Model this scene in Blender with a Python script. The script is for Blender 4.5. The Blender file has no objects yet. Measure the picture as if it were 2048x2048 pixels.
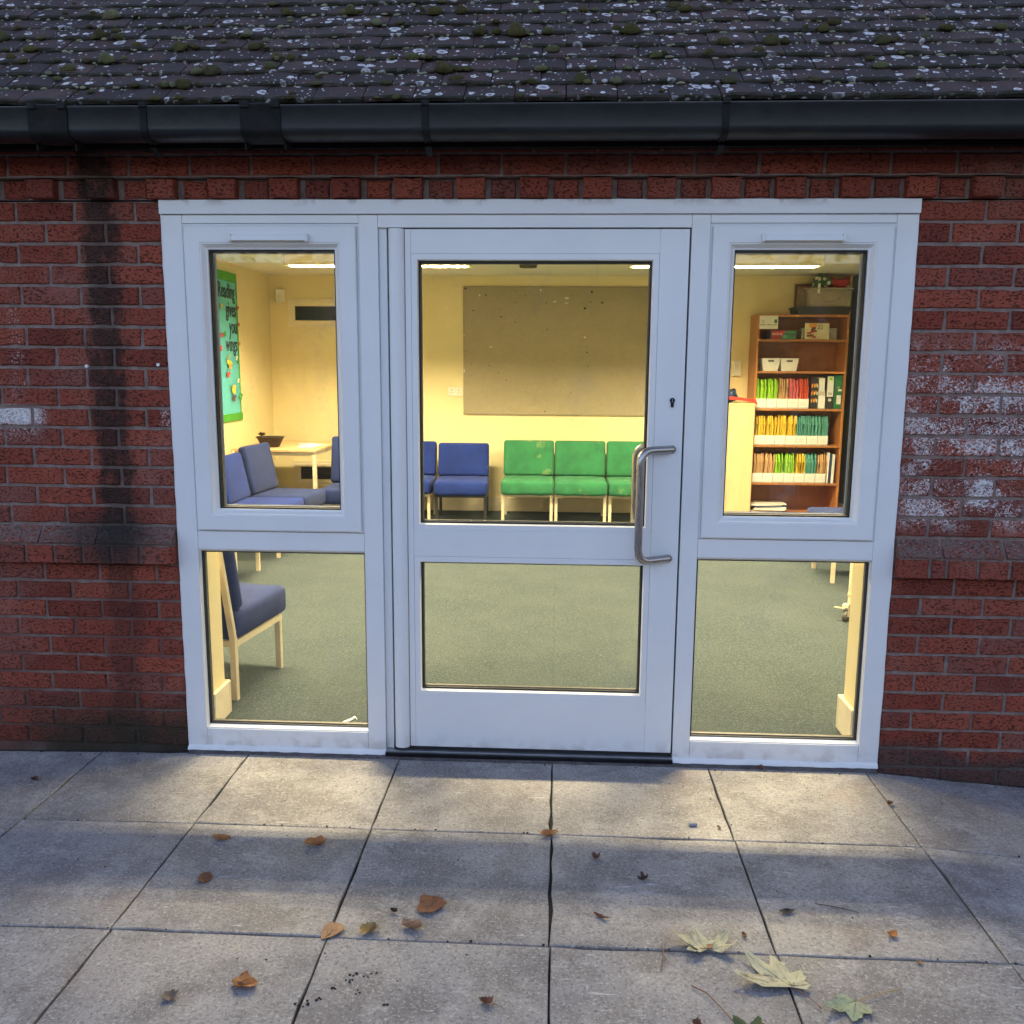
import bpy, bmesh, math, random
from mathutils import Vector, Matrix
from math import sin, cos, pi, radians
S = bpy.context.scene
COL = S.collection
rnd = random.Random(7)

# ---------------------------------------------------------------- camera, world, sun, exposure
cam = bpy.data.cameras.new('camera'); camo = bpy.data.objects.new('camera', cam); COL.objects.link(camo)
cam.sensor_width = 36.0; cam.lens = 36.0*1791.03/2048; cam.clip_start = .05; cam.clip_end = 500
def cam_matrix(x, y, z, yaw, pitch, roll):
    cy, sy, cp, sp = cos(yaw), sin(yaw), cos(pitch), sin(pitch)
    f = Vector((-sy*cp, cy*cp, -sp)); r = Vector((cy, sy, 0)); u = r.cross(f)
    r2 = r*cos(roll)+u*sin(roll); u2 = -r*sin(roll)+u*cos(roll)
    m = Matrix((r2, u2, -f)).transposed().to_4x4(); m.translation = (x, y, z); return m
camo.matrix_world = cam_matrix(.09834, -3.32514, 1.51630, .0490425, .161559, .00705467)
S.camera = camo

W = bpy.data.worlds.new('World'); S.world = W; W.use_nodes = True
wn = W.node_tree.nodes; wl = W.node_tree.links
sky = wn.new('ShaderNodeTexSky'); sky.sky_type = 'NISHITA'; sky.sun_disc = False
SUN_EL, SUN_ROT = radians(12), radians(20)
sky.sun_elevation = SUN_EL; sky.sun_rotation = SUN_ROT
sky.air_density = 1.0; sky.dust_density = 1.4; sky.ozone_density = 2.2
wb = wn.new('ShaderNodeMix'); wb.data_type = 'RGBA'; wb.blend_type = 'MULTIPLY'; wb.inputs[0].default_value = 1; wb.inputs[7].default_value = (1.26,.96,.92,1)  # camera white balance
wl.new(sky.outputs[0], wb.inputs[6]); wl.new(wb.outputs[2], wn['Background'].inputs[0]); wn['Background'].inputs[1].default_value = .15
sun = bpy.data.lights.new('sun', 'SUN'); sun.energy = .5; sun.angle = radians(20); sun.color = (1, .93, .85)
suno = bpy.data.objects.new('sun', sun); COL.objects.link(suno)
# low behind the building, so the whole facade is lit by the open dusk sky
sd = Vector((sin(SUN_ROT)*cos(SUN_EL), cos(SUN_ROT)*cos(SUN_EL), sin(SUN_EL)))
suno.rotation_euler = sd.to_track_quat('Z', 'Y').to_euler(); suno.location = (6, 20, 8)
S.view_settings.view_transform = 'Standard'; S.view_settings.look = 'None'
S.view_settings.exposure = 1.85; S.view_settings.gamma = 1; S.view_settings.use_curve_mapping = False
LAMP_W = 60.0
try:
    S.cycles.max_bounces = 10; S.cycles.transparent_max_bounces = 16; S.cycles.use_denoising = True
    S.cycles.caustics_reflective = False; S.cycles.caustics_refractive = False
except Exception: pass

# ---------------------------------------------------------------- mesh helpers
class MB:
    def __init__(s): s.v = []; s.f = []
    def add(s, vs, fs):
        n = len(s.v); s.v += [tuple(v) for v in vs]; s.f += [tuple(i+n for i in f) for f in fs]; return s
    def box(s, x0, x1, y0, y1, z0, z1, b=0):
        if b > 0:
            bm = bmesh.new(); bmesh.ops.create_cube(bm, size=1)
            for v in bm.verts: v.co = Vector(((x0+x1)/2+v.co.x*(x1-x0), (y0+y1)/2+v.co.y*(y1-y0), (z0+z1)/2+v.co.z*(z1-z0)))
            bmesh.ops.bevel(bm, geom=list(bm.edges), offset=b, segments=1, affect='EDGES')
            bm.verts.ensure_lookup_table(); bm.verts.index_update()
            s.add([v.co[:] for v in bm.verts], [[v.index for v in f.verts] for f in bm.faces]); bm.free(); return s
        return s.add([(x0,y0,z0),(x1,y0,z0),(x1,y1,z0),(x0,y1,z0),(x0,y0,z1),(x1,y0,z1),(x1,y1,z1),(x0,y1,z1)],
            [(0,3,2,1),(4,5,6,7),(0,1,5,4),(1,2,6,5),(2,3,7,6),(3,0,4,7)])
    def ring(s, x0, x1, z0, z1, prof):
        # mitred frame: prof is a list of (inset, y), swept round the rectangle; closed back to its start
        n = len(prof); vs = []
        for cx, cz in ((0,0),(1,0),(1,1),(0,1)):
            for i, y in prof:
                vs.append((x0+i if cx == 0 else x1-i, y, z0+i if cz == 0 else z1-i))
        fs = []
        for c in range(4):
            d = (c+1) % 4
            for k in range(n):
                l = (k+1) % n
                fs.append((c*n+k, d*n+k, d*n+l, c*n+l))
        return s.add(vs, fs)
    def tube(s, pts, r, n=10, cap=True):
        pts = [Vector(p) for p in pts]; m = len(pts); rs = r if isinstance(r, (list, tuple)) else [r]*m
        up = Vector((0,0,1)); base = len(s.v); vs = []; fs = []
        t0 = (pts[1]-pts[0]).normalized()
        if abs(t0.dot(up)) > .9: up = Vector((1,0,0))
        a = t0.cross(up).normalized()
        for i in range(m):
            t = (pts[min(i+1,m-1)]-pts[max(i-1,0)]).normalized()
            a = (a - t*a.dot(t)).normalized(); b = t.cross(a)
            for k in range(n):
                q = 2*pi*k/n; vs.append(pts[i]+a*(cos(q)*rs[i])+b*(sin(q)*rs[i]))
        for i in range(m-1):
            for k in range(n):
                l = (k+1) % n; fs.append((i*n+k, i*n+l, (i+1)*n+l, (i+1)*n+k))
        if cap: fs.append(tuple(range(n-1,-1,-1))); fs.append(tuple((m-1)*n+k for k in range(n)))
        return s.add(vs, fs)
    def cyl(s, p0, p1, r, n=16): return s.tube([p0, p1], r, n)
    def prism(s, poly, ax, a0, a1):
        # poly in the two other axes, extruded along axis ax
        def P(u, w, t): return (t,u,w) if ax == 0 else ((u,t,w) if ax == 1 else (u,w,t))
        n = len(poly)
        vs = [P(u,w,a0) for u,w in poly]+[P(u,w,a1) for u,w in poly]
        fs = [tuple(range(n)), tuple(range(2*n-1,n-1,-1))]+[(k,(k+1)%n+0,(k+1)%n+n,k+n) for k in range(n)]
        return s.add(vs, fs)
    def bar(s, p0, p1, wx, wy):
        # square-section bar, section axes along world x / y as far as possible
        p0, p1 = Vector(p0), Vector(p1); d = (p1-p0).normalized()
        ax = Vector((1,0,0)); 
        if abs(d.x) > .9: ax = Vector((0,0,1))
        ax = (ax-d*ax.dot(d)).normalized(); ay = d.cross(ax)
        vs = []
        for p in (p0,p1):
            for i,j in ((-1,-1),(1,-1),(1,1),(-1,1)): vs.append(p+ax*(i*wx/2)+ay*(j*wy/2))
        return s.add(vs, [(0,3,2,1),(4,5,6,7),(0,1,5,4),(1,2,6,5),(2,3,7,6),(3,0,4,7)])
    def xf(s, M):
        s.v = [tuple(M @ Vector(v)) for v in s.v]; return s
    def mesh(s, name, smooth=False):
        me = bpy.data.meshes.new(name); me.from_pydata(s.v, [], s.f); me.validate()
        bm = bmesh.new(); bm.from_mesh(me); bmesh.ops.recalc_face_normals(bm, faces=bm.faces); bm.to_mesh(me); bm.free()
        if smooth:
            for p in me.polygons: p.use_smooth = True
        me.update(); return me

def link(name, me, mat, parent=None, loc=(0,0,0), rot=(0,0,0)):
    if isinstance(me, MB): me = me.mesh(name)
    o = bpy.data.objects.new(name, me); COL.objects.link(o)
    if mat is not None:
        if len(me.materials) == 0: me.materials.append(mat)
        elif me.materials[0] != mat:
            o.material_slots[0].link = 'OBJECT'; o.material_slots[0].material = mat
    o.location = loc; o.rotation_euler = rot
    if parent is not None: o.parent = parent
    return o
def smooth(o, ang=40):
    me = o.data
    for p in me.polygons: p.use_smooth = True
    try: me.set_sharp_from_angle(angle=radians(ang))
    except Exception: pass
    return o
def tag(o, label=None, cat=None, group=None, kind=None):
    if label: o['label'] = label
    if cat: o['category'] = cat
    if group: o['group'] = group
    if kind: o['kind'] = kind
    return o
def thing(name, label, cat, loc=(0,0,0), rz=0, group=None, rot=None):
    o = bpy.data.objects.new(name, None); COL.objects.link(o); o.empty_display_size = .1
    o.location = loc; o.rotation_euler = rot or (0,0,rz); return tag(o, label, cat, group)
def struct(name, mb, mat): return tag(link(name, mb, mat), kind='structure')
def text_mesh(body, size, name, align='CENTER', ext=.001, bold=0):
    c = bpy.data.curves.new(name, 'FONT'); c.body = body; c.size = size; c.align_x = align; c.extrude = ext; c.offset = bold*size; c.resolution_u = 3
    o = bpy.data.objects.new(name, c); COL.objects.link(o)
    bpy.context.view_layer.update()
    me = bpy.data.meshes.new_from_object(o.evaluated_get(bpy.context.evaluated_depsgraph_get()))
    bpy.data.objects.remove(o); me.name = name; return me

def rounded_box(hx, hy, hz, r, puff=0, seam=0):
    # cushion: box of half sizes with rounded edges, its top slightly puffed; origin at centre
    def axis(h): return [-h, -h+.3*r, -h+r, -.5*h, 0, .5*h, h-r, h-.3*r, h]
    X, Y, Z = axis(hx), axis(hy), [-hz, -hz+.3*r, -hz+r, 0, hz-r, hz-.3*r, hz]
    bm = bmesh.new(); vd = {}
    def V(x, y, z):
        k = (round(x,5), round(y,5), round(z,5))
        if k not in vd:
            p = Vector((x,y,z)); q = Vector((max(-(hx-r),min(hx-r,x)), max(-(hy-r),min(hy-r,y)), max(-(hz-r),min(hz-r,z))))
            n = (p-q); n = n.normalized() if n.length > 1e-9 else n
            p = q+n*r
            t = max(0,(1-(x/hx)**2))*max(0,(1-(y/hy)**2))
            p.z += puff*t*(1 if z > 0 else -.4)
            vd[k] = bm.verts.new(p)
        return vd[k]
    def grid(A, B, fn):
        for i in range(len(A)-1):
            for j in range(len(B)-1):
                try: bm.faces.new((fn(A[i],B[j]), fn(A[i+1],B[j]), fn(A[i+1],B[j+1]), fn(A[i],B[j+1])))
                except ValueError: pass
    for s in (-1, 1):
        grid(X, Y, lambda a,b: V(a,b,s*hz)); grid(X, Z, lambda a,b: V(a,s*hy,b)); grid(Y, Z, lambda a,b: V(s*hx,a,b))
    bmesh.ops.recalc_face_normals(bm, faces=bm.faces)
    me = bpy.data.meshes.new('cushion'); bm.to_mesh(me); bm.free()
    for p in me.polygons: p.use_smooth = True
    return me

# ---------------------------------------------------------------- material helpers
class G:
    def __init__(s, name):
        s.m = bpy.data.materials.new(name); s.m.use_nodes = True; s.t = s.m.node_tree; s.n = s.t.nodes; s.l = s.t.links
        s.p = s.n['Principled BSDF']; s.out = s.n['Material Output']
    def _in(s, sock, v):
        if isinstance(v, (int, float)): sock.default_value = v
        elif isinstance(v, (tuple, list)):
            sock.default_value = tuple(v)+(1,) if len(v) == 3 and sock.type == 'RGBA' else v
        else: s.l.new(v, sock)
    def math(s, op, a, b=0, c=0, clamp=False):
        n = s.n.new('ShaderNodeMath'); n.operation = op; n.use_clamp = clamp
        s._in(n.inputs[0], a); s._in(n.inputs[1], b)
        if op in ('MULTIPLY_ADD','SMOOTH_MIN'): s._in(n.inputs[2], c)
        return n.outputs[0]
    def mul(s,a,b): return s.math('MULTIPLY',a,b)
    def addn(s,a,b): return s.math('ADD',a,b)
    def sub(s,a,b): return s.math('SUBTRACT',a,b)
    def mapr(s, v, a, b, c=0, d=1):
        n = s.n.new('ShaderNodeMapRange'); n.interpolation_type = 'SMOOTHSTEP'; s._in(n.inputs[0], v)
        for i,x in enumerate((a,b,c,d)): s._in(n.inputs[i+1], x)
        return n.outputs[0]
    def coord(s, kind='Object'): return s.n.new('ShaderNodeTexCoord').outputs[kind]
    def pos(s): return s.n.new('ShaderNodeNewGeometry').outputs['Position']
    def xyz(s, v):
        n = s.n.new('ShaderNodeSeparateXYZ'); s.l.new(v, n.inputs[0]); return n.outputs
    def vmap(s, v, scale=(1,1,1), loc=(0,0,0), rot=(0,0,0)):
        n = s.n.new('ShaderNodeMapping'); s.l.new(v, n.inputs[0]); s._in(n.inputs['Scale'], scale); s._in(n.inputs['Location'], loc); s._in(n.inputs['Rotation'], rot)
        return n.outputs[0]
    def voff(s, v, r, k=37.0):
        # shift a vector by a per-object random
        n = s.n.new('ShaderNodeVectorMath'); n.operation = 'ADD'; s.l.new(v, n.inputs[0])
        c = s.n.new('ShaderNodeCombineXYZ'); s._in(c.inputs[0], s.mul(r, k)); s._in(c.inputs[1], s.mul(r, k*1.7)); s._in(c.inputs[2], s.mul(r, k*.6))
        s.l.new(c.outputs[0], n.inputs[1]); return n.outputs[0]
    def noise(s, v, scale, detail=4, rough=.55, dist=0):
        n = s.n.new('ShaderNodeTexNoise'); s.l.new(v, n.inputs['Vector']); n.inputs['Scale'].default_value = scale
        n.inputs['Detail'].default_value = detail; n.inputs['Roughness'].default_value = rough; n.inputs['Distortion'].default_value = dist
        return n.outputs['Fac']
    def voro(s, v, scale, feature='F1', rand=1.0, out='Distance'):
        n = s.n.new('ShaderNodeTexVoronoi'); n.feature = feature; s.l.new(v, n.inputs['Vector']); n.inputs['Scale'].default_value = scale
        n.inputs['Randomness'].default_value = rand; return n.outputs[out]
    def rand(s): return s.n.new('ShaderNodeObjectInfo').outputs['Random']
    def mix(s, f, a, b, mode='MIX'):
        n = s.n.new('ShaderNodeMix'); n.data_type = 'RGBA'; n.blend_type = mode; s._in(n.inputs[0], f)
        s._in(n.inputs[6], a); s._in(n.inputs[7], b); return n.outputs[2]
    def ramp(s, f, stops, interp='LINEAR'):
        n = s.n.new('ShaderNodeValToRGB'); n.color_ramp.interpolation = interp; s._in(n.inputs[0], f); e = n.color_ramp.elements
        while len(e) < len(stops): e.new(.5)
        for i,(p,c) in enumerate(stops): e[i].position = p; e[i].color = tuple(c)+(1,)
        return n.outputs[0]
    def set(s, **k):
        nm = dict(col='Base Color', rough='Roughness', metal='Metallic', spec='Specular IOR Level', sheen='Sheen Weight', trans='Transmission Weight', em='Emission Color', ems='Emission Strength', sss='Subsurface Weight', alpha='Alpha', coat='Coat Weight')
        for a,v in k.items(): s._in(s.p.inputs[nm[a]], v)
        return s
    def bump(s, h, dist=.002, strength=1):
        n = s.n.new('ShaderNodeBump'); s._in(n.inputs['Height'], h); n.inputs['Distance'].default_value = dist; n.inputs['Strength'].default_value = strength
        s.l.new(n.outputs[0], s.p.inputs['Normal']); return s

def plain(name, col, rough=.55, var=.12, scale=14, bump=0, bscale=120, metal=0, spec=.5, sheen=0, dark=None):
    g = G(name); c = g.coord()
    f = g.noise(c, scale, 5)
    a = tuple(min(1,x*(1-var)) for x in col); b = tuple(min(1,x*(1+var)) for x in col)
    g.set(col=g.mix(g.mapr(f,.3,.7), a, b), rough=g.mapr(g.noise(c, scale*2.3, 3), .3, .7, max(.02,rough-.06), min(1,rough+.06)), metal=metal, spec=spec, sheen=sheen)
    if bump: g.bump(g.noise(c, bscale, 4), bump)
    return g.m

# ---------------------------------------------------------------- materials
def m_brick(name='brick', kind='brick'):
    g = G(name); P = g.pos(); r = g.rand(); Pr = g.voff(P, r, 3.0)
    x, y, z = g.xyz(P)
    base = g.ramp(r, [(0,(.150,.036,.026)), (.2,(.23,.050,.031)), (.45,(.265,.068,.044)), (.7,(.33,.078,.046)), (.85,(.25,.085,.062)), (1,(.19,.052,.040))])
    base = g.mix(g.mapr(g.noise(Pr, 9, 5), .35, .7), base, g.mix(.5, base, (.27,.058,.034)))
    # drag-wire texture: short dark flecks, longer across than high
    fl = g.noise(g.vmap(Pr, (1,1,1.9)), 95, 3, .6)
    fleck = g.mapr(fl, .53, .68)
    base = g.mix(g.mul(fleck,.88), base, (.040,.015,.012))
    base = g.mix(g.mapr(g.noise(P, 2.6, 5, .65), .48, .72, 0, .38), base, (.30,.155,.125))
    pale = g.mapr(g.noise(Pr, 210, 2), .66, .78)
    base = g.mix(g.mul(pale,.35), base, (.55,.30,.22))
    if kind == 'plinth':
        base = g.mix(g.mapr(g.noise(Pr, 40, 4), .35, .6, .35, .9), base, (.17,.12,.105))
        base = g.mix(g.mapr(g.noise(Pr, 130, 3), .62, .72, 0, .7), base, (.5,.44,.4))
    # white bloom, on the brick faces only
    crack = g.noise(Pr, 115, 6, .72, 1.0); big = g.noise(P, 7.5, 2)
    zone = g.mul(g.mapr(x,1.30,1.42), g.mul(g.mapr(z,.90,.99), g.mapr(z,1.66,1.50)))
    bl = g.mul(zone, g.mapr(g.addn(g.mul(crack,.9), g.mul(big,.55)), .715, .83, 0, .92))
    zl = g.mul(g.mapr(g.addn(x, g.mul(g.sub(crack,.5),.25)),-1.83,-1.90), g.mul(g.mapr(z,1.20,1.30), g.mapr(z,1.365,1.35)))
    bl2 = g.mul(zl, g.mapr(g.addn(crack, g.addn(g.mul(big,.3), g.mapr(z,1.27,1.31,-.10,.05))), .52, .64, 0, .9))
    zs = g.mul(g.mul(g.mapr(x,-1.90,-1.925), g.mapr(x,-1.975,-1.945)), g.mul(g.mapr(z,1.36,1.42), g.mapr(z,1.80,1.70)))
    bl3 = g.mul(zs, g.mapr(crack, .56, .64, 0, .8))
    ze = g.mul(g.mapr(x,-1.41,-1.385), g.mul(g.mapr(z,1.27,1.29), g.mapr(z,1.37,1.35)))
    bl4 = g.mul(ze, g.mapr(crack, .52, .6, 0, .8))
    for b in (bl, bl2, bl3, bl4): base = g.mix(b, base, (.74,.72,.72))
    base = stain(g, base, P, 1)
    g.set(col=base, rough=.9, spec=.25)
    g.bump(g.sub(g.mul(g.noise(Pr, 60, 5, .6), .6), g.mul(fleck, .8)), .005, 1)
    return g.m
def stain(g, base, P, amt=1):
    # water run from the leaking gutter joint and the green-black damp at the foot of the wall (dirt with its own shape)
    x, y, z = g.xyz(P)
    wob = g.mul(g.sub(g.noise(g.vmap(P,(1,1,.6)), 16, 6, .65), .5), .17)
    xs = g.addn(x, wob)
    run = g.mul(g.mapr(xs,-1.675,-1.630), g.mapr(xs,-1.490,-1.545))
    run = g.mul(run, g.mapr(z,.55,.95,.45,1))
    run = g.mul(run, g.mapr(g.noise(P, 22, 5), .28, .5, .55, 1))
    base = g.mix(g.mul(run,.86*amt), base, (.022,.018,.015))
    sp = g.mul(g.mul(g.mapr(xs,-1.86,-1.70), g.mapr(xs,-1.40,-1.50)), g.mul(g.mapr(z,.72,.78), g.mapr(z,1.0,.88)))
    base = g.mix(g.mul(sp,.62), base, (.03,.027,.024))
    zz = g.addn(z, g.mul(g.sub(g.noise(P, 5, 4), .5), .22))
    damp = g.mul(g.mapr(zz,.27,.06), g.mapr(g.addn(x, g.mul(wob,2)),-2.12,-1.85,.25,1))
    dl = g.mul(damp, g.mapr(x,-1.2,-1.3))
    dr = g.mul(g.mul(g.mapr(zz,.10,.03), g.mapr(x,1.2,1.3)), .75)
    base = g.mix(g.mul(dl,.85), base, (.030,.030,.020))
    base = g.mix(dr, base, (.06,.05,.045))
    return base
def m_mortar():
    g = G('mortar'); P = g.pos()
    base = g.mix(g.mapr(g.noise(P, 30, 5), .3, .7), (.20,.145,.128), (.30,.232,.208))
    base = g.mix(g.mapr(g.noise(P, 4, 3), .45, .7, 0, .6), base, (.24,.15,.12))
    x, y, z = g.xyz(P)
    smear = g.mul(g.mul(g.mapr(x,-1.2,-1.4), g.mapr(z,.78,.55)), g.mapr(g.noise(P, 3.5, 4), .40, .56, .1, .85))
    base = g.mix(smear, base, (.17,.075,.062))
    base = stain(g, base, P, .55)
    g.set(col=base, rough=.95, spec=.2); g.bump(g.noise(P, 220, 4), .003); return g.m
def m_slab():
    g = G('paving_slab'); P = g.pos(); r = g.rand(); Pr = g.voff(P, r, 11)
    base = g.ramp(r, [(0,(.29,.275,.265)), (.5,(.345,.325,.312)), (1,(.31,.295,.292))])
    base = g.mix(g.mapr(g.noise(Pr, 4.2, 7, .68), .40, .62), base, (.210,.195,.187))
    base = g.mix(g.mapr(g.noise(Pr, 7, 7, .74), .5, .68, 0, .55), base, (.46,.435,.412))
    base = g.mix(g.mapr(g.noise(Pr, 95, 5, .75), .49, .63, 0, .72), base, (.135,.125,.118))
    base = g.mix(g.mapr(g.noise(g.voff(Pr, .4, 5), 120, 4, .75), .53, .66, 0, .62), base, (.58,.55,.52))
    grit = g.voro(Pr, 105); gr = g.mapr(grit, .20, .08)
    base = g.mix(g.mul(gr, g.mapr(g.noise(Pr, 24, 3), .52, .66, 0, .75)), base, (.62,.59,.56))
    pit = g.voro(g.voff(P, .77, 5), 95); pt = g.mul(g.mapr(pit, .20, .08), g.mapr(g.noise(P, 20, 3), .54, .62))
    base = g.mix(g.mul(pt,.9), base, (.035,.032,.028))
    # pale scuffs, drawn out along one direction
    sc = g.noise(g.vmap(Pr, (7,42,1), rot=(0,0,.6)), 1.6, 5, .7)
    scm = g.mul(g.mapr(sc, .60, .68), g.mapr(g.noise(P, 3.1, 2), .46, .60))
    base = g.mix(g.mul(scm,.6), base, (.66,.64,.63))
    # rusty tint
    base = g.mix(g.mul(g.mapr(g.noise(P, 2.4, 3), .6, .75), .25), base, (.34,.22,.17))
    g.set(col=base, rough=g.mapr(g.noise(Pr, 5, 3), .3, .7, .62, .85), spec=.35)
    g.bump(g.addn(g.mul(g.noise(Pr, 140, 5, .7), .5), g.mul(g.noise(Pr, 14, 3), .6)), .0025, .8)
    return g.m
def m_tile():
    g = G('roof_tile'); O = g.coord(); r = g.rand(); Or = g.voff(O, r, 29); P = g.pos(); x,y,z = g.xyz(P)
    base = g.ramp(r, [(0,(.046,.032,.031)), (.4,(.066,.044,.043)), (.8,(.082,.050,.046)), (1,(.10,.068,.060))])
    base = g.mix(g.mapr(g.noise(Or, 14, 5), .35, .7), base, (.05,.042,.044))
    base = g.mix(g.mapr(g.noise(Or, 160, 3), .6, .75, 0, .5), base, (.17,.14,.14))
    amt = g.mapr(x, -1.9, 1.6, -.02, .13)
    for sc, r0, r1, th, seed in ((12, .29, .19, .53, 1.3), (23, .32, .17, .53, 4.1), (58, .27, .0, .64, 7.7)):
        v = g.voff(O, g.addn(r, seed), 13+seed)
        vw = g.n.new('ShaderNodeVectorMath'); vw.operation = 'ADD'; g.l.new(v, vw.inputs[0])
        nz = g.n.new('ShaderNodeTexNoise'); nz.inputs['Scale'].default_value = 60; g.l.new(v, nz.inputs['Vector'])
        sm = g.n.new('ShaderNodeVectorMath'); sm.operation = 'SCALE'; sm.inputs['Scale'].default_value = .016; g.l.new(nz.outputs['Color'], sm.inputs[0]); g.l.new(sm.outputs[0], vw.inputs[1])
        d = g.voro(vw.outputs[0], sc); cid = g.voro(vw.outputs[0], sc, out='Color'); cr = g.xyz(cid)[0]
        size = g.mapr(cr, 0, 1, .55, 1.05)
        dd = g.math('DIVIDE', d, size)
        ring = g.mapr(dd, r0, r0-.06)
        if r1 > 0: ring = g.mul(ring, g.mapr(dd, r1-.10, r1+.02, .25, 1))
        keep = g.math('GREATER_THAN', g.addn(g.xyz(cid)[1], amt), th)
        m = g.mul(g.mul(ring, keep), g.mapr(g.noise(Or, 190, 3), .3, .5, .35, 1))
        base = g.mix(g.mul(m,.92), base, (.70,.68,.70))
    # moss at the lap, its band darkened to paint in the lap shadow
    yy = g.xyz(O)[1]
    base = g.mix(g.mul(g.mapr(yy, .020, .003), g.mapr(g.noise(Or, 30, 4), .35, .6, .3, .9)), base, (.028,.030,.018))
    g.set(col=base, rough=.92, spec=.25); g.bump(g.noise(Or, 180, 5, .7), .003, .9); return g.m
def m_moss():
    g = G('moss'); O = g.coord(); r = g.rand()
    base = g.ramp(r, [(0,(.075,.066,.030)), (.35,(.115,.105,.040)), (.6,(.085,.078,.042)), (.85,(.17,.175,.08)), (1,(.25,.25,.17))])
    n = g.noise(O, 5, 6, .75)
    base = g.mix(g.mapr(n,.45,.7,0,.7), base, (.045,.042,.022)); base = g.mix(g.mapr(g.noise(O, 9, 3),.56,.72,0,.6), base, (.24,.25,.16))
    g.set(col=base, rough=1, spec=.05); g.bump(g.noise(O, 9, 4, .7), .05, .6); return g.m
def m_white():
    g = G('white_powder_coat'); P = g.pos(); x,y,z = g.xyz(P)
    base = g.mix(g.mapr(g.noise(P, 3, 4), .3, .7), (.77,.775,.785), (.815,.82,.825))
    base = g.mix(g.mul(g.mapr(z,.10,.0), g.mapr(g.noise(P, 16, 5), .42, .66, 0, .55)), base, (.42,.39,.35))
    base = g.mix(g.mul(g.mapr(z,2.070,2.104), g.mapr(g.noise(P, 9, 3), .50, .60, .0, .62)), base, (.40,.36,.33))
    g.set(col=base, rough=.34, spec=.45); g.bump(g.noise(P, 60, 3), .0004, .35); return g.m
def m_glass():
    g = G('window_glass'); g.n.remove(g.p); g.m.use_nodes = True
    t = g.n.new('ShaderNodeBsdfTransparent'); t.inputs[0].default_value = (.965,.975,.965,1)
    gl = g.n.new('ShaderNodeBsdfGlossy'); gl.inputs['Roughness'].default_value = .0; gl.inputs[0].default_value = (1,1,1,1)
    lw = g.n.new('ShaderNodeLayerWeight'); lw.inputs['Blend'].default_value = .5
    f = g.math('MULTIPLY_ADD', g.math('POWER', lw.outputs['Facing'], 5), .75, .030)
    P = g.pos(); dfz = g.n.new('ShaderNodeBsdfDiffuse'); dfz.inputs[0].default_value = (.7,.7,.68,1)
    sm = g.mul(g.mapr(g.noise(g.vmap(P,(1,1,.4)), 5, 6, .7, .6), .54, .70), g.mapr(g.noise(P, 38, 3), .35, .65, .2, 1))
    m0 = g.n.new('ShaderNodeMixShader'); g.l.new(g.math('MULTIPLY_ADD', sm, .075, .004), m0.inputs[0]); g.l.new(t.outputs[0], m0.inputs[1]); g.l.new(dfz.outputs[0], m0.inputs[2]); t = m0
    mx = g.n.new('ShaderNodeMixShader'); g.l.new(f, mx.inputs[0]); g.l.new(t.outputs[0], mx.inputs[1]); g.l.new(gl.outputs[0], mx.inputs[2])
    g.l.new(mx.outputs[0], g.out.inputs[0]); return g.m
def m_steel():
    g = G('brushed_steel'); c = g.coord()
    g.set(col=(.40,.385,.375), metal=1, rough=g.mapr(g.noise(g.vmap(c,(1,1,.04)), 400, 2), .3, .7, .24, .40)); return g.m
def m_carpet():
    g = G('carpet'); P = g.pos()
    n = g.noise(P, 125, 3, .8); n2 = g.noise(P, 60, 3)
    base = g.ramp(n, [(.30,(.014,.024,.025)), (.45,(.064,.089,.094)), (.58,(.100,.130,.135)), (.72,(.33,.36,.34))])
    base = g.mix(g.mapr(n2,.4,.62,0,.5), base, (.05,.065,.058)); base = g.mix(g.mapr(g.noise(P,2.2,3),.35,.7,0,.25), base, (.14,.165,.165))
    g.set(col=base, rough=1, spec=.1, sheen=.05); g.bump(g.noise(P, 200, 3, .8), .012); return g.m
def m_fabric(name, col, marks=False):
    g = G(name); O = g.coord(); r = g.rand()
    a = tuple(c*.82 for c in col); b = tuple(min(1,c*1.15) for c in col)
    base = g.mix(g.mapr(g.noise(O, 9, 5), .3, .7), a, b)
    base = g.mix(g.mapr(g.noise(O, 420, 2), .45, .7, 0, .35), base, tuple(min(1,c*1.8+.02) for c in col))
    if marks:
        Or = g.voff(O, r, 9)
        base = g.mix(g.mul(g.mapr(g.noise(Or, 7, 4, .6), .60, .68), .30), base, (.40,.42,.16))
    g.set(col=base, rough=.95, spec=.15, sheen=.06); g.bump(g.noise(O, 380, 3), .002); return g.m
def m_wood(name, a, b, rough=.45, sc=(14,14,1.2)):
    g = G(name); O = g.coord()
    n = g.noise(g.vmap(O, sc), 3, 5, .6, .5)
    g.set(col=g.mix(g.mapr(n,.3,.7), a, b), rough=rough); return g.m
def m_leaf(name, a, b, c, edge=(.10,.05,.02)):
    g = G(name); O = g.coord()
    base = g.mix(g.mapr(g.noise(O, 28, 5), .35, .65), a, b); base = g.mix(g.mapr(g.noise(O, 75, 4), .58, .7, 0, .8), base, c)
    base = g.mix(g.mapr(g.noise(O, 21, 4, .65), .55, .68, 0, .75), base, edge)
    g.set(col=base, rough=.7, spec=.3); g.bump(g.noise(O, 60, 4), .002); return g.m
def m_emit(name, col, st):
    g = G(name); g.set(col=(.8,.8,.8), em=col, ems=st); return g.m

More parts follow.
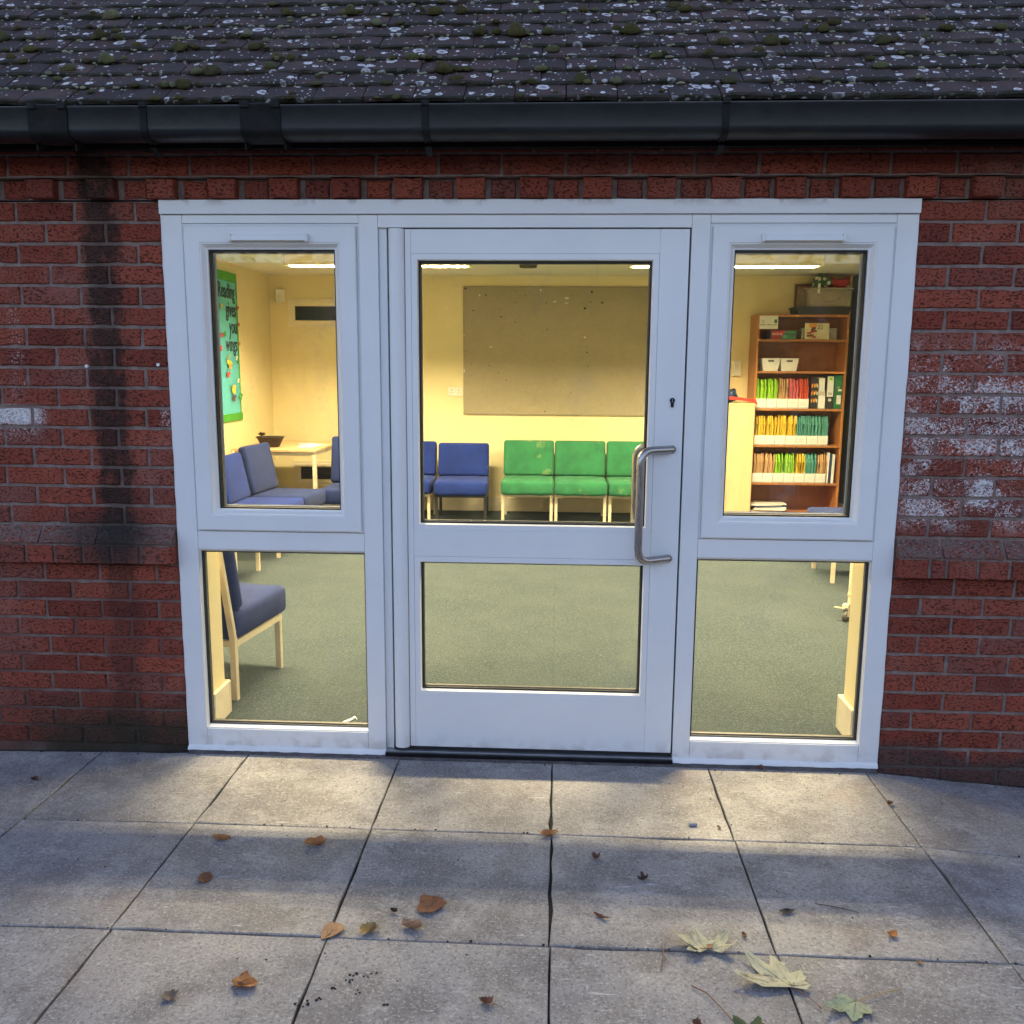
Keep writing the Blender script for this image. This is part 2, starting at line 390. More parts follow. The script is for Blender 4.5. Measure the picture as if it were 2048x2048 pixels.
BRICK, PLINTH, MORTAR = m_brick(), m_brick('plinth_brick','plinth'), m_mortar()
SLAB, TILE, MOSS, WHITE, GLASS, STEEL, CARPET = m_slab(), m_tile(), m_moss(), m_white(), m_glass(), m_steel(), m_carpet()
GASKET = plain('black_gasket', (.012,.012,.013), .5)
SPACER = plain('grey_spacer', (.16,.15,.13), .45, metal=.3)
BLACKPVC = plain('black_pvc', (.011,.013,.016), .40, .2, 6, .0006, 40, spec=.36)
CLIPPVC = plain('weathered_black_pvc', (.008,.008,.008), .6, .35, 18, .001, 60, spec=.2)
FASCIA = plain('black_fascia_paint', (.007,.007,.007), .7, .3, 8, spec=.12)
SEALANT = plain('white_sealant', (.80,.80,.80), .4, .04)
SAND = plain('joint_sand', (.030,.027,.023), .95, .4, 30, .003, 200)
EARTH = plain('dark_tarmac', (.055,.053,.05), .95, .3, 3, .004, 80)
ALU = plain('mill_aluminium', (.42,.43,.45), .4, .1, metal=.8)
DARKIRON = plain('dark_metal', (.03,.03,.032), .35, .2, metal=.8)
CREAMWALL = plain('magnolia_paint', (.80,.685,.39), .75, .03, 2, .0008, 160)
CEILP = plain('ceiling_paint', (.80,.76,.64), .85, .03, 2, .001, 120)
BLUEWALL = plain('blue_grey_paint', (.20,.235,.25), .75, .08, 3, .001, 90)
GLOSSCREAM = plain('cream_gloss_paint', (.80,.70,.50), .4, .04)
BOARD = plain('hessian_board', (.36,.30,.195), .95, .04, 30, .0015, 320)
FAB_BLUE = m_fabric('blue_wool', (.012,.028,.165)); FAB_SLATE = m_fabric('slate_blue_wool', (.019,.031,.108)); FAB_GREEN = m_fabric('green_wool', (.033,.172,.076), True)
LEGCREAM = plain('cream_metal_tube', (.66,.57,.40), .45, .06); LEGBLACK = plain('black_metal_tube', (.02,.02,.02), .45)
BEECH = m_wood('beech_laminate', (.62,.40,.19), (.68,.46,.24)); CHERRY = m_wood('cherry_laminate', (.40,.155,.045), (.48,.20,.065)); CHERRYB = m_wood('cherry_back_panel', (.25,.09,.03), (.30,.115,.04))
OFFWHITE = plain('off_white_plastic', (.78,.75,.66), .5, .05); PAPER = plain('white_card', (.82,.80,.74), .7, .05)
DARKWIN = plain('dark_night_glass', (.012,.012,.012), .15)

# ---------------------------------------------------------------- ground, paving
def gz(x, y):
    z = -.010
    if x > 1.3: z -= .08*(x-1.3)*max(.25, min(1, 1+.25*(y+.6)))
    if x < -1.25: z -= .018*(-1.25-x)
    return z
struct('ground', MB().box(-60,60,-120,60,-.75,-.32), EARTH)
SXJ = [-1.1+.6*k for k in range(-4, 8)]
SYJ = [-.026, -.574, -1.150, -1.735, -2.33, -2.93, -3.53, -4.13, -4.73, -5.3]
pav = MB()
nx_ = [-3.6+.3*i for i in range(26)]; ny_ = [.12-.3*i for i in range(20)]
for x0,x1 in zip(nx_[:-1], nx_[1:]):
    for y0,y1 in zip(ny_[:-1], ny_[1:]):
        pav.add([(x0,y0,gz(x0,y0)-.012),(x1,y0,gz(x1,y0)-.012),(x1,y1,gz(x1,y1)-.012),(x0,y1,gz(x0,y1)-.012)], [(0,1,2,3)])
skirt = [(-3.6,.12),(3.9,.12),(3.9,-5.58),(-3.6,-5.58)]
for (xa,ya),(xb,yb) in zip(skirt, skirt[1:]+skirt[:1]):
    pav.add([(xa,ya,gz(xa,ya)-.012),(xb,yb,gz(xb,yb)-.012),(xb,yb,-.33),(xa,ya,-.33)], [(0,1,2,3)])
pavement = struct('pavement', pav, SAND)
def slab_mesh(x0,x1,y0,y1, seed):
    # y0 is the far edge (nearer the wall); edges chipped a little, corners follow the fall of the ground
    rr = random.Random(seed); n = 7; P = []
    g0 = .0022
    def edge(ax, ay, bx, by, nxn, nyn):
        for k in range(n):
            t = k/n; j = rr.uniform(0, .0018)
            if rr.random() < .10: j += rr.uniform(.002,.006)
            P.append((ax+(bx-ax)*t+nxn*(g0+j), ay+(by-ay)*t+nyn*(g0+j)))
    edge(x0,y1,x1,y1,0,1); edge(x1,y1,x1,y0,-1,0); edge(x1,y0,x0,y0,0,-1); edge(x0,y0,x0,y1,1,0)
    cx, cy = (x0+x1)/2, (y0+y1)/2; lift = rr.uniform(-.0015,.0015); tx, ty = rr.uniform(-.003,.003), rr.uniform(-.003,.003)
    def Z(x,y): return gz(x,y)+lift+tx*(x-cx)+ty*(y-cy)
    m = len(P); vs = []
    for k,(x,y) in enumerate(P): vs.append((x-cx,y-cy,Z(x,y)-.03))
    for k,(x,y) in enumerate(P): vs.append((x-cx,y-cy,Z(x,y)-.0022))
    for k,(x,y) in enumerate(P):
        qx, qy = x+(cx-x)*.010, y+(cy-y)*.010; vs.append((qx-cx,qy-cy,Z(qx,qy)))
    fs = [(k,(k+1)%m,(k+1)%m+m,k+m) for k in range(m)]+[(k+m,(k+1)%m+m,(k+1)%m+2*m,k+2*m) for k in range(m)]
    vs.append((0,0,Z(cx,cy))); fs += [(k+2*m,(k+1)%m+2*m,3*m) for k in range(m)]
    return MB().add(vs, fs), (cx,cy,0)
sd_ = 0
for i in range(len(SXJ)-1):
    for j in range(len(SYJ)-1):
        sd_ += 1; mb, c = slab_mesh(SXJ[i], SXJ[i+1], SYJ[j], SYJ[j+1], sd_)
        link('paving_slab', mb, SLAB, pavement, c)

# ---------------------------------------------------------------- brick wall
wall = thing('brick_wall', 'red brick outer wall with grey mortar and a dark water stain, around the white glazed doorway', 'wall')
mt = MB()
mt.box(-3.7,-1.352,.007,.10,-.30,2.098); mt.box(1.352,3.9,.007,.10,-.30,2.098); mt.box(-3.7,3.9,.0072,.10,2.104,2.173)
mt.box(-3.7,3.9,-.029,.10,2.1755,2.335)
for a,b in ((-3.7,-1.366),(1.366,3.9)):
    mt.prism([(-.040,.757),(-.040,.828),(-.0385,.838),(.004,.897),(.02,.897),(.02,.757)], 0, a, b)
link('mortar', mt, MORTAR, wall)
bcache = {}
def brick_mesh(L, H, D, var):
    k = (round(L,3), round(H,3), round(D,3), var)
    if k in bcache: return bcache[k]
    rr = random.Random(hash(k)); P = []
    def J(): return rr.uniform(-.0004,.0022)+(rr.uniform(.001,.004) if rr.random() < .12 else 0)
    n = 6 if L > .15 else 3
    for i in range(n): P.append((L*i/n+(J() if i else .001), J()))
    for i in range(2): P.append((L-J(), H*i/2+(.001 if not i else 0)))
    for i in range(n): P.append((L-L*i/n, H-J()))
    for i in range(2): P.append((J(), H-H*i/2))
    m = len(P); vs = [(x-L/2, D, z) for x,z in P]+[(x-L/2, .0035+rr.uniform(0,.001), z) for x,z in P]
    cx, cz = L/2, H/2
    for x,z in P:
        qx = x+(.004 if x < cx else -.004); qz = z+(.0035 if z < cz else -.0035)
        vs.append((qx-L/2, rr.uniform(-.0008,.0006), qz))
    fs = [(k_,(k_+1)%m,(k_+1)%m+m,k_+m) for k_ in range(m)]+[(k_+m,(k_+1)%m+m,(k_+1)%m+2*m,k_+2*m) for k_ in range(m)]
    fs.append(tuple(2*m+k_ for k_ in range(m)))
    me = MB().add(vs, fs).mesh('brick'); me.materials.append(BRICK); bcache[k] = me; return me
far_bricks = MB()
def put_brick(x0, x1, z0, H=.065, y=0, D=.03, mat=None):
    x0 += .005; x1 -= .005; L = x1-x0
    if L < .012: return
    c = (x0+x1)/2; vis = -2.22 < c < 2.1
    me = brick_mesh(L, H, D, rnd.randrange(4))
    dz, dy = rnd.uniform(-.001,.001), rnd.uniform(-.0018,.0018)
    if not vis:
        n = len(far_bricks.v)
        far_bricks.add([(v.co.x+c, v.co.y+y+dy, v.co.z+z0+dz) for v in me.vertices], [tuple(p.vertices) for p in me.polygons]); return
    link('brick', me, mat, wall, (c, y+dy, z0+dz), (0, rnd.uniform(-.004,.004), 0))
for r in range(0, 30):
    zt = 2.1-.075*r; z0 = zt-.070
    if r in (16, 17): continue
    ph = -1.45 if r % 2 == 0 else -1.5625
    js = [ph-.225*k+rnd.uniform(-.004,.004) for k in range(0, 10)]
    if r <= 27:
        e = [-1.351]+js
        for a,b in zip(e[1:], e[:-1]): put_brick(a, b, z0)
    ph = 1.585 if r % 2 == 0 else 1.4725
    js = [ph+.225*k+rnd.uniform(-.004,.004) for k in range(0, 10)]
    e = [1.351]+js
    if r <= 27 or r >= 28:
        for a,b in zip(e[:-1], e[1:]): put_brick(a, b, z0)
# string course: chamfered plinth bricks over projecting headers
plm = {}
def plinth_mesh(L, var):
    k = (round(L,3), var)
    if k not in plm:
        rr = random.Random(hash(k)+5); m = MB(); n = 4; prof = [(.02,.004),(-.0475,.004),(-.049,.010),(-.047,.0145),(.0005,.0665),(.02,.0675)]
        vs = []
        for i in range(n+1):
            for (y,z) in prof: vs.append((-L/2+L*i/n, y+rr.uniform(-.0012,.0012), z+rr.uniform(-.0012,.0012)))
        q = len(prof); fs = [(i*q+a,(i+1)*q+a,(i+1)*q+a+1,i*q+a+1) for i in range(n) for a in range(q-1)]
        fs += [tuple(range(q)), tuple(n*q+a for a in range(q))]
        plm[k] = m.add(vs, fs).mesh('plinth_brick'); plm[k].materials.append(PLINTH)
    return plm[k]
for sgn in (-1, 1):
    x = 1.357; first = True
    while x < 3.6:
        L = .225 if not first else (.16 if sgn > 0 else .30); first = False
        a, b = (x, x+L); x += L
        c = sgn*(a+b)/2
        if abs(c) < 2.25: link('plinth_brick', plinth_mesh(L-.009, rnd.randrange(3)), PLINTH, wall, (c, 0, .828))
        else: far_bricks.box(c-L/2+.005, c+L/2-.005, -.047, .02, .832, .895)
    x = 1.356; first = True
    while x < 3.6:
        L = .1125 if not first else (.118 if sgn > 0 else .13)
        if sgn > 0 and .115 < x-1.356 < .14: L = .06
        first = False
        a, b = (x, x+L); x += L
        if sgn < 0: a, b = -b, -a
        put_brick(a, b, .755, .070, -.050, .05)
# dentil course and the corbelled stretchers over it
for k in range(-3, 19):
    x = -1.834+.2235*k
    put_brick(x-.0045, x+.107, 2.1035, .068, -.037, .07)
    put_brick(x+.1165, x+.2165, 2.1055, .064, 0, .03)
    put_brick(x-.062, x+.1615, 2.180, .066, -.037, .04)
    far_bricks.box(x-.174+.005, x+.0495-.005, -.036, .0, 2.256, 2.32)
tag(link('brickwork', far_bricks, BRICK, wall), kind='stuff')
for x,z in ((-1.668,1.505),(-1.393,1.512)):
    link('wall_plug', MB().cyl((x,-.006,z),(x,.02,z),.006,12), SEALANT, wall)

# ---------------------------------------------------------------- eaves: roof, fascia, gutter
PITCH = radians(40); EY, EZ = -.243, 2.352
roof = thing('tiled_roof', 'dark clay plain tile roof over the doorway, spotted with white lichen and moss', 'roof')
def roofpt(s, h): return (EY+s*cos(PITCH)-h*sin(PITCH), EZ+s*sin(PITCH)+h*cos(PITCH))
rb = MB(); y0,z0 = roofpt(.04,-.012); y1,z1 = roofpt(3.2,-.012)
rb.add([(-3.7,y0,z0),(3.9,y0,z0),(3.9,y1,z1),(-3.7,y1,z1),(-3.7,y0,z0-.02),(3.9,y0,z0-.02),(3.9,y1,z1-.02),(-3.7,y1,z1-.02)], [(0,1,2,3),(4,7,6,5),(0,4,5,1),(1,5,6,2),(2,6,7,3),(3,7,4,0)])
link('underfelt', rb, FASCIA, roof)
def tile_mesh(seed):
    rr = random.Random(seed); n = 5; w = .1625; L = .24; t = .017; vs = []; fs = []
    ph = rr.uniform(0, 6)
    for j,yy in enumerate((0, .006, L)):
        for i in range(n+1):
            x = -w/2+w*i/n; cam_ = .0035*(1-(2*x/w)**2)
            jit = rr.uniform(-.0016,.0016); e = (rr.uniform(-.0025,.0025) if j == 0 else 0)
            top = cam_+t+jit if j else cam_+t-.005+jit
            vs.append((x+rr.uniform(-.0006,.0006), yy+e, top))
    for i in range(n+1):
        x = -w/2+w*i/n; vs.append((x, rr.uniform(0,.002), .0035*(1-(2*x/w)**2)))
    m = n+1
    for j in range(2):
        for i in range(n): fs.append((j*m+i, j*m+i+1, (j+1)*m+i+1, (j+1)*m+i))
    for i in range(n): fs.append((3*m+i, 3*m+i+1, i+1, i))
    vs += [(-w/2,L,0),(w/2,L,0)]; k = len(vs)
    fs += [(3*m, 0, m, 2*m, k-2), (3*m+n, k-1, 2*m+n, m+n, n)]
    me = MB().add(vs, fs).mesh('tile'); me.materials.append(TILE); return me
TM = [tile_mesh(100+i) for i in range(8)]
tf = MB(); GAUGE = .100
for row in range(0, 24):
    s = row*GAUGE+rnd.uniform(-.002,.002); off = .0825 if row % 2 else 0
    for k in range(-21, 23):
        x = k*.1655+off+.03
        me = rnd.choice(TM); h = .011+rnd.uniform(-.0015,.0035); yy, zz = roofpt(s+rnd.uniform(-.004,.003), h)
        rot = (PITCH-radians(6.2)+rnd.uniform(-.012,.012), rnd.uniform(-.012,.012), 0); rz = rnd.uniform(-.010,.010)
        R = Matrix.Rotation(rot[0],4,'X') @ Matrix.Rotation(rot[1],4,'Y') @ Matrix.Rotation(rz,4,'Z')
        M = Matrix.Translation((x,yy,zz)) @ R
        if row < 10 and abs(x-.0) < 2.25:
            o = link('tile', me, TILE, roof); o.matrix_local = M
        elif abs(x) < 3.5: tf.add([tuple(M @ v.co) for v in me.vertices], [tuple(p.vertices) for p in me.polygons])
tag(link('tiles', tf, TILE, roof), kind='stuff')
def moss_mesh(seed, sub):
    bm = bmesh.new(); bmesh.ops.create_icosphere(bm, subdivisions=sub, radius=1); rr = random.Random(seed)
    lumps = [(Vector((rr.gauss(0,1), rr.gauss(0,1), rr.gauss(.4,.6))).normalized(), rr.uniform(.15,.5)) for _ in range(9)]
    for v in bm.verts:
        d = v.co.normalized(); k = 1.0
        for c,a in lumps: k += a*max(0, d.dot(c)-.72)*1.9
        k *= rr.uniform(.92,1.07)
        v.co = d*k*.85
        if v.co.z < 0: v.co.z *= .35
    me = bpy.data.meshes.new('moss_clump'); bm.to_mesh(me); bm.free(); me.materials.append(MOSS)
    for p in me.polygons: p.use_smooth = True
    return me
MM = [moss_mesh(i, 3) for i in range(7)]; MS = [moss_mesh(40+i, 2) for i in range(5)]
def put_moss(x, row, wd, hgt, up=.0, small=False):
    s = row*GAUGE+up; yy, zz = roofpt(s, .030 if up == 0 else .030)
    o = link('moss_clump', rnd.choice(MS if small else MM), MOSS, roof)
    o.matrix_local = Matrix.Translation((x,yy,zz)) @ Matrix.Rotation(PITCH,4,'X') @ Matrix.Rotation(rnd.uniform(-.4,.4),4,'Z') @ Matrix.Diagonal((wd, wd*rnd.uniform(.5,.8), hgt, 1))
# the larger clumps where the photograph has them (x, row, half width), then a scatter that thins to the right
BIG = [(-1.62,7,.055),(-1.60,5,.045),(-1.53,5,.03),(-1.97,5,.05),(-1.27,4,.045),(-1.50,3,.045),(-1.10,2,.05),(-1.15,2,.035),(-1.17,1,.05),(-.20,5,.045),(-.42,3,.04),(-.30,2,.05),(-.07,5,.06),
       (.34,5,.05),(.42,3,.035),(.60,3,.028),(.82,4,.05),(1.02,5,.04),(1.20,4,.045),(-.38,7,.05),(-.95,7,.04),(-.70,7,.045),(-.28,7,.04),(.16,1,.04),(.28,1,.028),(-1.05,5,.035),(-.98,4,.03),(.0,1,.03),(.92,1,.022),(1.25,1,.02),(-.9,3,.03),(-.85,3,.025),(.55,7,.04),(1.45,5,.03),(1.7,3,.025)]
for x,row,w in BIG: 
    put_moss(x, row, w*.62, w*.50, rnd.choice((0,0,.012)))
    for _ in range(rnd.choice((2,3,4))): put_moss(x+rnd.gauss(0,w*.62), row, w*rnd.uniform(.22,.45), w*rnd.uniform(.18,.36), rnd.choice((0,0,.006,.016)), True)
for _ in range(150):
    x = rnd.uniform(-2.2,2.2)
    if x > .3 and rnd.random() < .45: continue
    w = rnd.choice((.008,.010,.013,.016,.020,.027)); put_moss(x, rnd.randrange(0,9) if rnd.random() < .9 else 0, w, w*rnd.uniform(.45,.8), rnd.choice((0,0,0,.004,.03,.055)), True)
ml = MB()   # thin moss growing along the laps
for row in range(1, 10):
    for k in range(150):
        x = rnd.uniform(-2.4,2.4); w = rnd.uniform(.004,.016); yy,zz = roofpt(row*GAUGE+rnd.uniform(-.003,.004), rnd.uniform(.012,.024)); me = MS[0]
        M = Matrix.Translation((x,yy,zz)) @ Matrix.Rotation(PITCH,4,'X') @ Matrix.Diagonal((w, .006, rnd.uniform(.004,.008), 1))
        if rnd.random() < .6: ml.add([tuple(M @ v.co) for v in me.vertices], [tuple(p.vertices) for p in me.polygons])
o = link('moss_fringe', ml, MOSS, roof); tag(o, kind='stuff'); smooth(o, 180)
link('fascia_board', MB().box(-3.7,3.9,-.190,-.170,2.236,2.345), FASCIA, roof)
link('soffit_board', MB().box(-3.7,3.9,-.170,-.040,2.2625,2.2745), FASCIA, roof)
gut = thing('gutter', 'black plastic rain gutter along the eaves with clips and union brackets', 'gutter', (0,-.24,2.24))
GP = [(-.198,2.336),(-.196,2.30),(-.200,2.268),(-.212,2.250),(-.236,2.243),(-.266,2.2445),(-.288,2.251),(-.2975,2.258),(-.3010,2.266),(-.3020,2.274),(-.3022,2.332),(-.3055,2.337),(-.3055,2.343),(-.2985,2.346),(-.2940,2.343)]
def gprof(off):
    cx, cz = -.245, 2.30; r = []
    for y,z in GP:
        d = Vector((y-cx, z-cz)); r.append((y+d.x/d.length*off, z+d.y/d.length*off))
    return r
def gut_piece(x0, x1, o0, o1):
    a, b = gprof(o0), gprof(o1)
    poly = [(y+.24, z-2.24) for y,z in a]+[(y+.24, z-2.24) for y,z in reversed(b)]
    n = len(a); m = MB(); N = 2*n
    vs = [(x0,y,z) for y,z in poly]+[(x1,y,z) for y,z in poly]
    fs = [(k,(k+1)%N,(k+1)%N+N,k+N) for k in range(N)]
    for e in (0,N):
        for k in range(n-1): fs.append((e+k, e+k+1, e+N-2-k, e+N-1-k))
    return m.add(vs, fs)
for a,b in ((-3.7,-1.583),(-1.581,-.876),(-.874,3.9)): smooth(link('gutter_channel', gut_piece(a,b,0,-.003), BLACKPVC, gut), 35)
for x in (-1.582,-.875):
    u = smooth(link('union_bracket', gut_piece(x-.066,x+.066,.006,.001), CLIPPVC, gut), 35)
    for d in (-.05,.05): link('clip', MB().box(x+d-.014,x+d+.014,-.074,-.050,.093,.114,.002), CLIPPVC, u)
    for e in (-.066,.066):
        st = MB(); st.bar((x+e,-.02,-.015),(x+e*1.0,.048,.002),.006,.02); link('bracket_arm', st, CLIPPVC, u)
for x in (-1.262,-.338,.618,1.62,-2.2):
    b = smooth(link('support_bracket', gut_piece(x-.011,x+.011,.005,.0005), CLIPPVC, gut), 35)
    link('clip', MB().box(x-.012,x+.012,-.073,-.050,.096,.113,.002), CLIPPVC, b)
    link('bracket_arm', MB().bar((x,-.0,-.014),(x,.049,-.03),.02,.005), CLIPPVC, b)

# ---------------------------------------------------------------- glazed entrance screen
scr = thing('entrance_frame', 'white metal entrance frame with fixed lower side panes, set in the brick wall', 'door frame')
FD = .070
def fr(name, x0,x1,y0,y1,z0,z1, par=scr, mat=None, b=.0012): return link(name, MB().box(x0,x1,y0,y1,z0,z1,b), mat or WHITE, par)
fr('head_trim', -1.354,1.354,-.016,.060,2.052,2.101)
fr('jamb', -1.349,-1.276,-.004,FD,.012,2.050); fr('jamb', 1.279,1.349,-.004,FD,.012,2.050)
fr('mullion', -.627,-.5575,-.004,FD,.012,2.050); fr('mullion', .5675,.632,-.004,FD,.012,2.050)
fr('head_rail', -.5565,.5665,-.003,FD,2.006,2.0505)
fr('head_rail', -1.275,-.628,-.003,FD,2.021,2.0505); fr('head_rail', .633,1.278,-.003,FD,2.021,2.0505)
fr('transom', -1.275,-.628,-.003,FD,.812,.882); fr('transom', .633,1.278,-.003,FD,.812,.882)
fr('bottom_rail', -1.275,-.628,-.003,FD,.012,.082); fr('bottom_rail', .633,1.278,-.003,FD,.012,.082)
def bead(x0,x1,rr_):
    m = MB(); n = 40; vs = []; 
    for i in range(n+1):
        x = x0+(x1-x0)*i/n; w = rr_.uniform(-.0018,.0018)
        for (y,z) in ((.03,.015),(-.006,.0135+w),(-.012+w,.006),(-.016+w*1.5,-.004),(.0,gz(x,0)-.006),(.03,gz(x,0)-.006)): vs.append((x,y,z))
    q = 6; fs = [(i*q+a,(i+1)*q+a,(i+1)*q+a+1,i*q+a+1) for i in range(n) for a in range(q-1)]
    return m.add(vs, fs)
smooth(link('sealant_bead', bead(-1.353,-.556,random.Random(1)), SEALANT, scr), 60); smooth(link('sealant_bead', bead(.566,1.353,random.Random(2)), SEALANT, scr), 60)
def side_bead(x, sgn, rr_):
    m = MB(); n = 44; vs = []
    for i in range(n+1):
        z = -.004+2.056*i/n; w = rr_.uniform(-.0012,.0016)
        for (dx,y) in ((0,-.0035),(.004+w,-.0045),(.008+w,.002),(.009,.012)): vs.append((x+sgn*dx,y,z))
    q = 4; fs = [(i*q+a,(i+1)*q+a,(i+1)*q+a+1,i*q+a+1) for i in range(n) for a in range(q-1)]
    return m.add(vs, fs)
smooth(link('sealant_bead', side_bead(-1.3485,-1,random.Random(3)), SEALANT, scr), 60); smooth(link('sealant_bead', side_bead(1.3485,1,random.Random(4)), SEALANT, scr), 60)
fr('threshold', -.5575,.5675,-.012,FD,-.004,.014, mat=ALU)
fr('weather_bar', -.5575,.5675,-.022,-.0125,-.010,.008, mat=DARKIRON)
fr('door_stop', -.5565,-.5275,.012,FD,.0145,2.0055); 
for a_ in ((.546,.5670,.0530,.0690,.0145,2.0050),(-.5570,.5455,.0530,.0690,1.9890,2.0050),(-.5570,-.4900,.0530,.0690,.0145,1.9885)): fr('door_seal', *a_, mat=GASKET, b=0)
link('mortar_fillet', MB().prism([(-.04,gz(0,0)+.001),(.03,gz(0,0)+.010),(.03,-.05),(-.04,-.05)],0,-1.345,1.345), plain('dark_mortar_fillet',(.10,.085,.085),.9,.3,20,.003,120), scr)
def glazing(par, x0,x1,z0,z1, y=.030, gap=.012, beads=True):
    # pane, black gasket on both faces, metal spacer inside the unit, white bead on the room side
    link('glass_pane', MB().box(x0-.008,x1+.008,y,y+.022,z0-.008,z1+.008), GLASS, par)
    g_ = MB().ring(x0-.004,x1+.004,z0-.004,z1+.004, [(0,y-.010),(.0075,y-.010),(.0075,y-.0012),(0,y-.0012)])
    g_.ring(x0-.004,x1+.004,z0-.004,z1+.004, [(0,y+.0232),(.0075,y+.0232),(.0075,y+.030),(0,y+.030)])
    link('gasket', g_, GASKET, par)
    link('spacer_bar', MB().ring(x0-.006,x1+.006,z0-.006,z1+.006, [(0,y+.004),(.013,y+.004),(.013,y+.018),(0,y+.018)]), SPACER, par)
for x0,x1 in ((-1.275,-.628),(.633,1.278)):
    link('glazing_bead', MB().ring(x0-.0095,x1+.0095,.082,.812,[(0,.004),(.0035,.002),(.012,.020),(.012,.0285),(0,.0285)]), WHITE, scr)
    link('glazing_bead', MB().ring(x0-.0095,x1+.0095,.082,.812,[(0,.054),(.014,.054),(.010,FD),(0,FD)]), WHITE, scr)
    glazing(scr, x0+.0030,x1-.0030,.094,.800)
# opening casements above the side panes
def casement(x0, x1, label, vx0, vx1):
    t = thing('window_casement', label, 'window', ((x0+x1)/2,0,.886)); ox, oz = (x0+x1)/2, .886
    z0, z1 = .889, 2.010
    def L(m): return m.xf(Matrix.Translation((-ox,0,-oz)))
    link('sash', L(MB().ring(x0,x1,z0,z1,[(0,.05),(0,-.012),(.003,-.015),(.056,-.015),(.0585,-.0125),(.062,-.0125),(.074,.004),(.080,.006),(.080,.026),(.068,.0295),(.068,.05)])), WHITE, t)
    link('outer_rebate', L(MB().ring(x0-.009,x1+.009,z0-.005,z1+.010,[(0,.05),(0,.001),(.0085,.004),(.0085,.05)])), WHITE, t)
    px0,px1,pz0,pz1 = x0+.080,x1-.080,z0+.080,z1-.080
    link('glass_pane', L(MB().box(px0-.008,px1+.008,.030,.052,pz0-.008,pz1+.008)), GLASS, t)
    link('gasket', L(MB().ring(px0-.004,px1+.004,pz0-.004,pz1+.004,[(0,.0155),(.010,.0155),(.010,.0285),(0,.0285)]).ring(px0-.004,px1+.004,pz0-.004,pz1+.004,[(0,.0535),(.008,.0535),(.008,.060),(0,.060)])), GASKET, t)
    link('spacer_bar', L(MB().ring(px0-.007,px1+.007,pz0-.007,pz1+.007,[(0,.034),(.016,.034),(.016,.048),(0,.048)])), SPACER, t)
    link('glazing_bead', L(MB().ring(px0-.012,px1+.012,pz0-.012,pz1+.012,[(0,.0605),(.022,.0605),(.016,.072),(0,.072)])), WHITE, t)
    v = link('trickle_vent', L(MB().prism([(-.0155,1.979),(-.033,1.975),(-.036,1.958),(-.030,1.955),(-.0155,1.960)],0,vx0+.012,vx1-.012)), WHITE, t)
    for a in (vx0, vx1-.0115): link('end_cap', L(MB().box(a,a+.0115,-.038,-.0155,1.953,1.981,.002)), WHITE, v)
casement(-1.268,-.637,'white opening casement above the left side pane, blue chairs and green poster seen through it',-1.098,-.806)
casement(.642,1.270,'white opening casement above the right side pane, a wooden bookcase seen through it',.808,1.100)

# ---------------------------------------------------------------- the door
door = thing('door', 'white metal door with two glass panes and a steel pull handle on its right', 'door', (.02,0,.02))
def D(name, m, mat, par=door): return link(name, m.xf(Matrix.Translation((-.02,0,-.02))), mat, par)
DY0, DY1 = -.0035, .052
def db(name, x0,x1,z0,z1, y0=DY0, par=door, b=.0010): return D(name, MB().box(x0,x1,y0,DY1,z0,z1,b), WHITE, par)
db('stile', -.459,-.438,.032,2.000); db('stile', .4575,.5605,.032,2.000)
db('rail', -.4375,.457,1.9155,2.000); db('rail', -.4375,.457,.032,.2405); db('rail', -.4375,.457,.7985,.9005)
hp = MB(); pr = [(-.5195,.05)]+[(-.4905-.029*cos(a), .002-.024*sin(a)) for a in [pi*k/10 for k in range(11)]]+[(-.4615,.05)]
hp.prism(pr, 2, .030, 2.001); smooth(D('hinge_guard', hp, WHITE), 35)
for z0,z1 in ((.901,1.915),(.241,.798)):
    D('glazing_bead', MB().ring(-.437,.4565,z0,z1,[(0,DY0+.0005),(.0205,DY0+.0005),(.0235,.004),(.0235,.0285),(0,.0285)]), WHITE)
    D('glazing_bead', MB().ring(-.437,.4565,z0,z1,[(0,.0535),(.024,.0535),(.020,.060),(0,.060)]), WHITE)
    x0,x1,a,b = -.4135,.433,z0+.0235,z1-.0235
    D('glass_pane', MB().box(x0-.006,x1+.006,.0290,.0500,a-.006,b+.006), GLASS)
    D('gasket', MB().ring(x0-.003,x1+.003,a-.003,b+.003,[(0,.018),(.009,.018),(.009,.0282),(0,.0282)]).ring(x0-.003,x1+.003,a-.003,b+.003,[(0,.0507),(.008,.0507),(.008,.0555),(0,.0555)]), GASKET)
    D('spacer_bar', MB().ring(x0-.005,x1+.005,a-.005,b+.005,[(0,.033),(.014,.033),(.014,.046),(0,.046)]), SPACER)
def handle_path(sg):
    # cranked D handle: fixed on the stile, its bar stands over the edge of the glass
    y0 = DY0 if sg < 0 else DY1; yo = sg*.072; out = []
    A, B = Vector((.5235,y0,1.2165)), Vector((.404,y0+yo,1.2165)); C, E = Vector((.404,y0+yo,.806)), Vector((.5235,y0,.806))
    def corner(P0,P1,P2,r):
        d0 = (P0-P1).normalized(); d1 = (P2-P1).normalized(); s0, s1 = P1+d0*r, P1+d1*r
        return [(1-t)**2*s0+2*t*(1-t)*P1+t*t*s1 for t in [k/8 for k in range(9)]]
    return [A]+corner(A,B,C,.052)+corner(B,C,E,.052)+[E], A, E
for sg in (-1, 1):
    pts, A, E = handle_path(sg)
    h = smooth(D('pull_handle', MB().tube([p for p in pts], .0148, 18), STEEL), 50)
    for q in (A, E):
        y0 = q.y; D('handle_rose', MB().cyl((q.x,y0,q.z),(q.x,y0+sg*.004,q.z),.0155,20), STEEL, door)
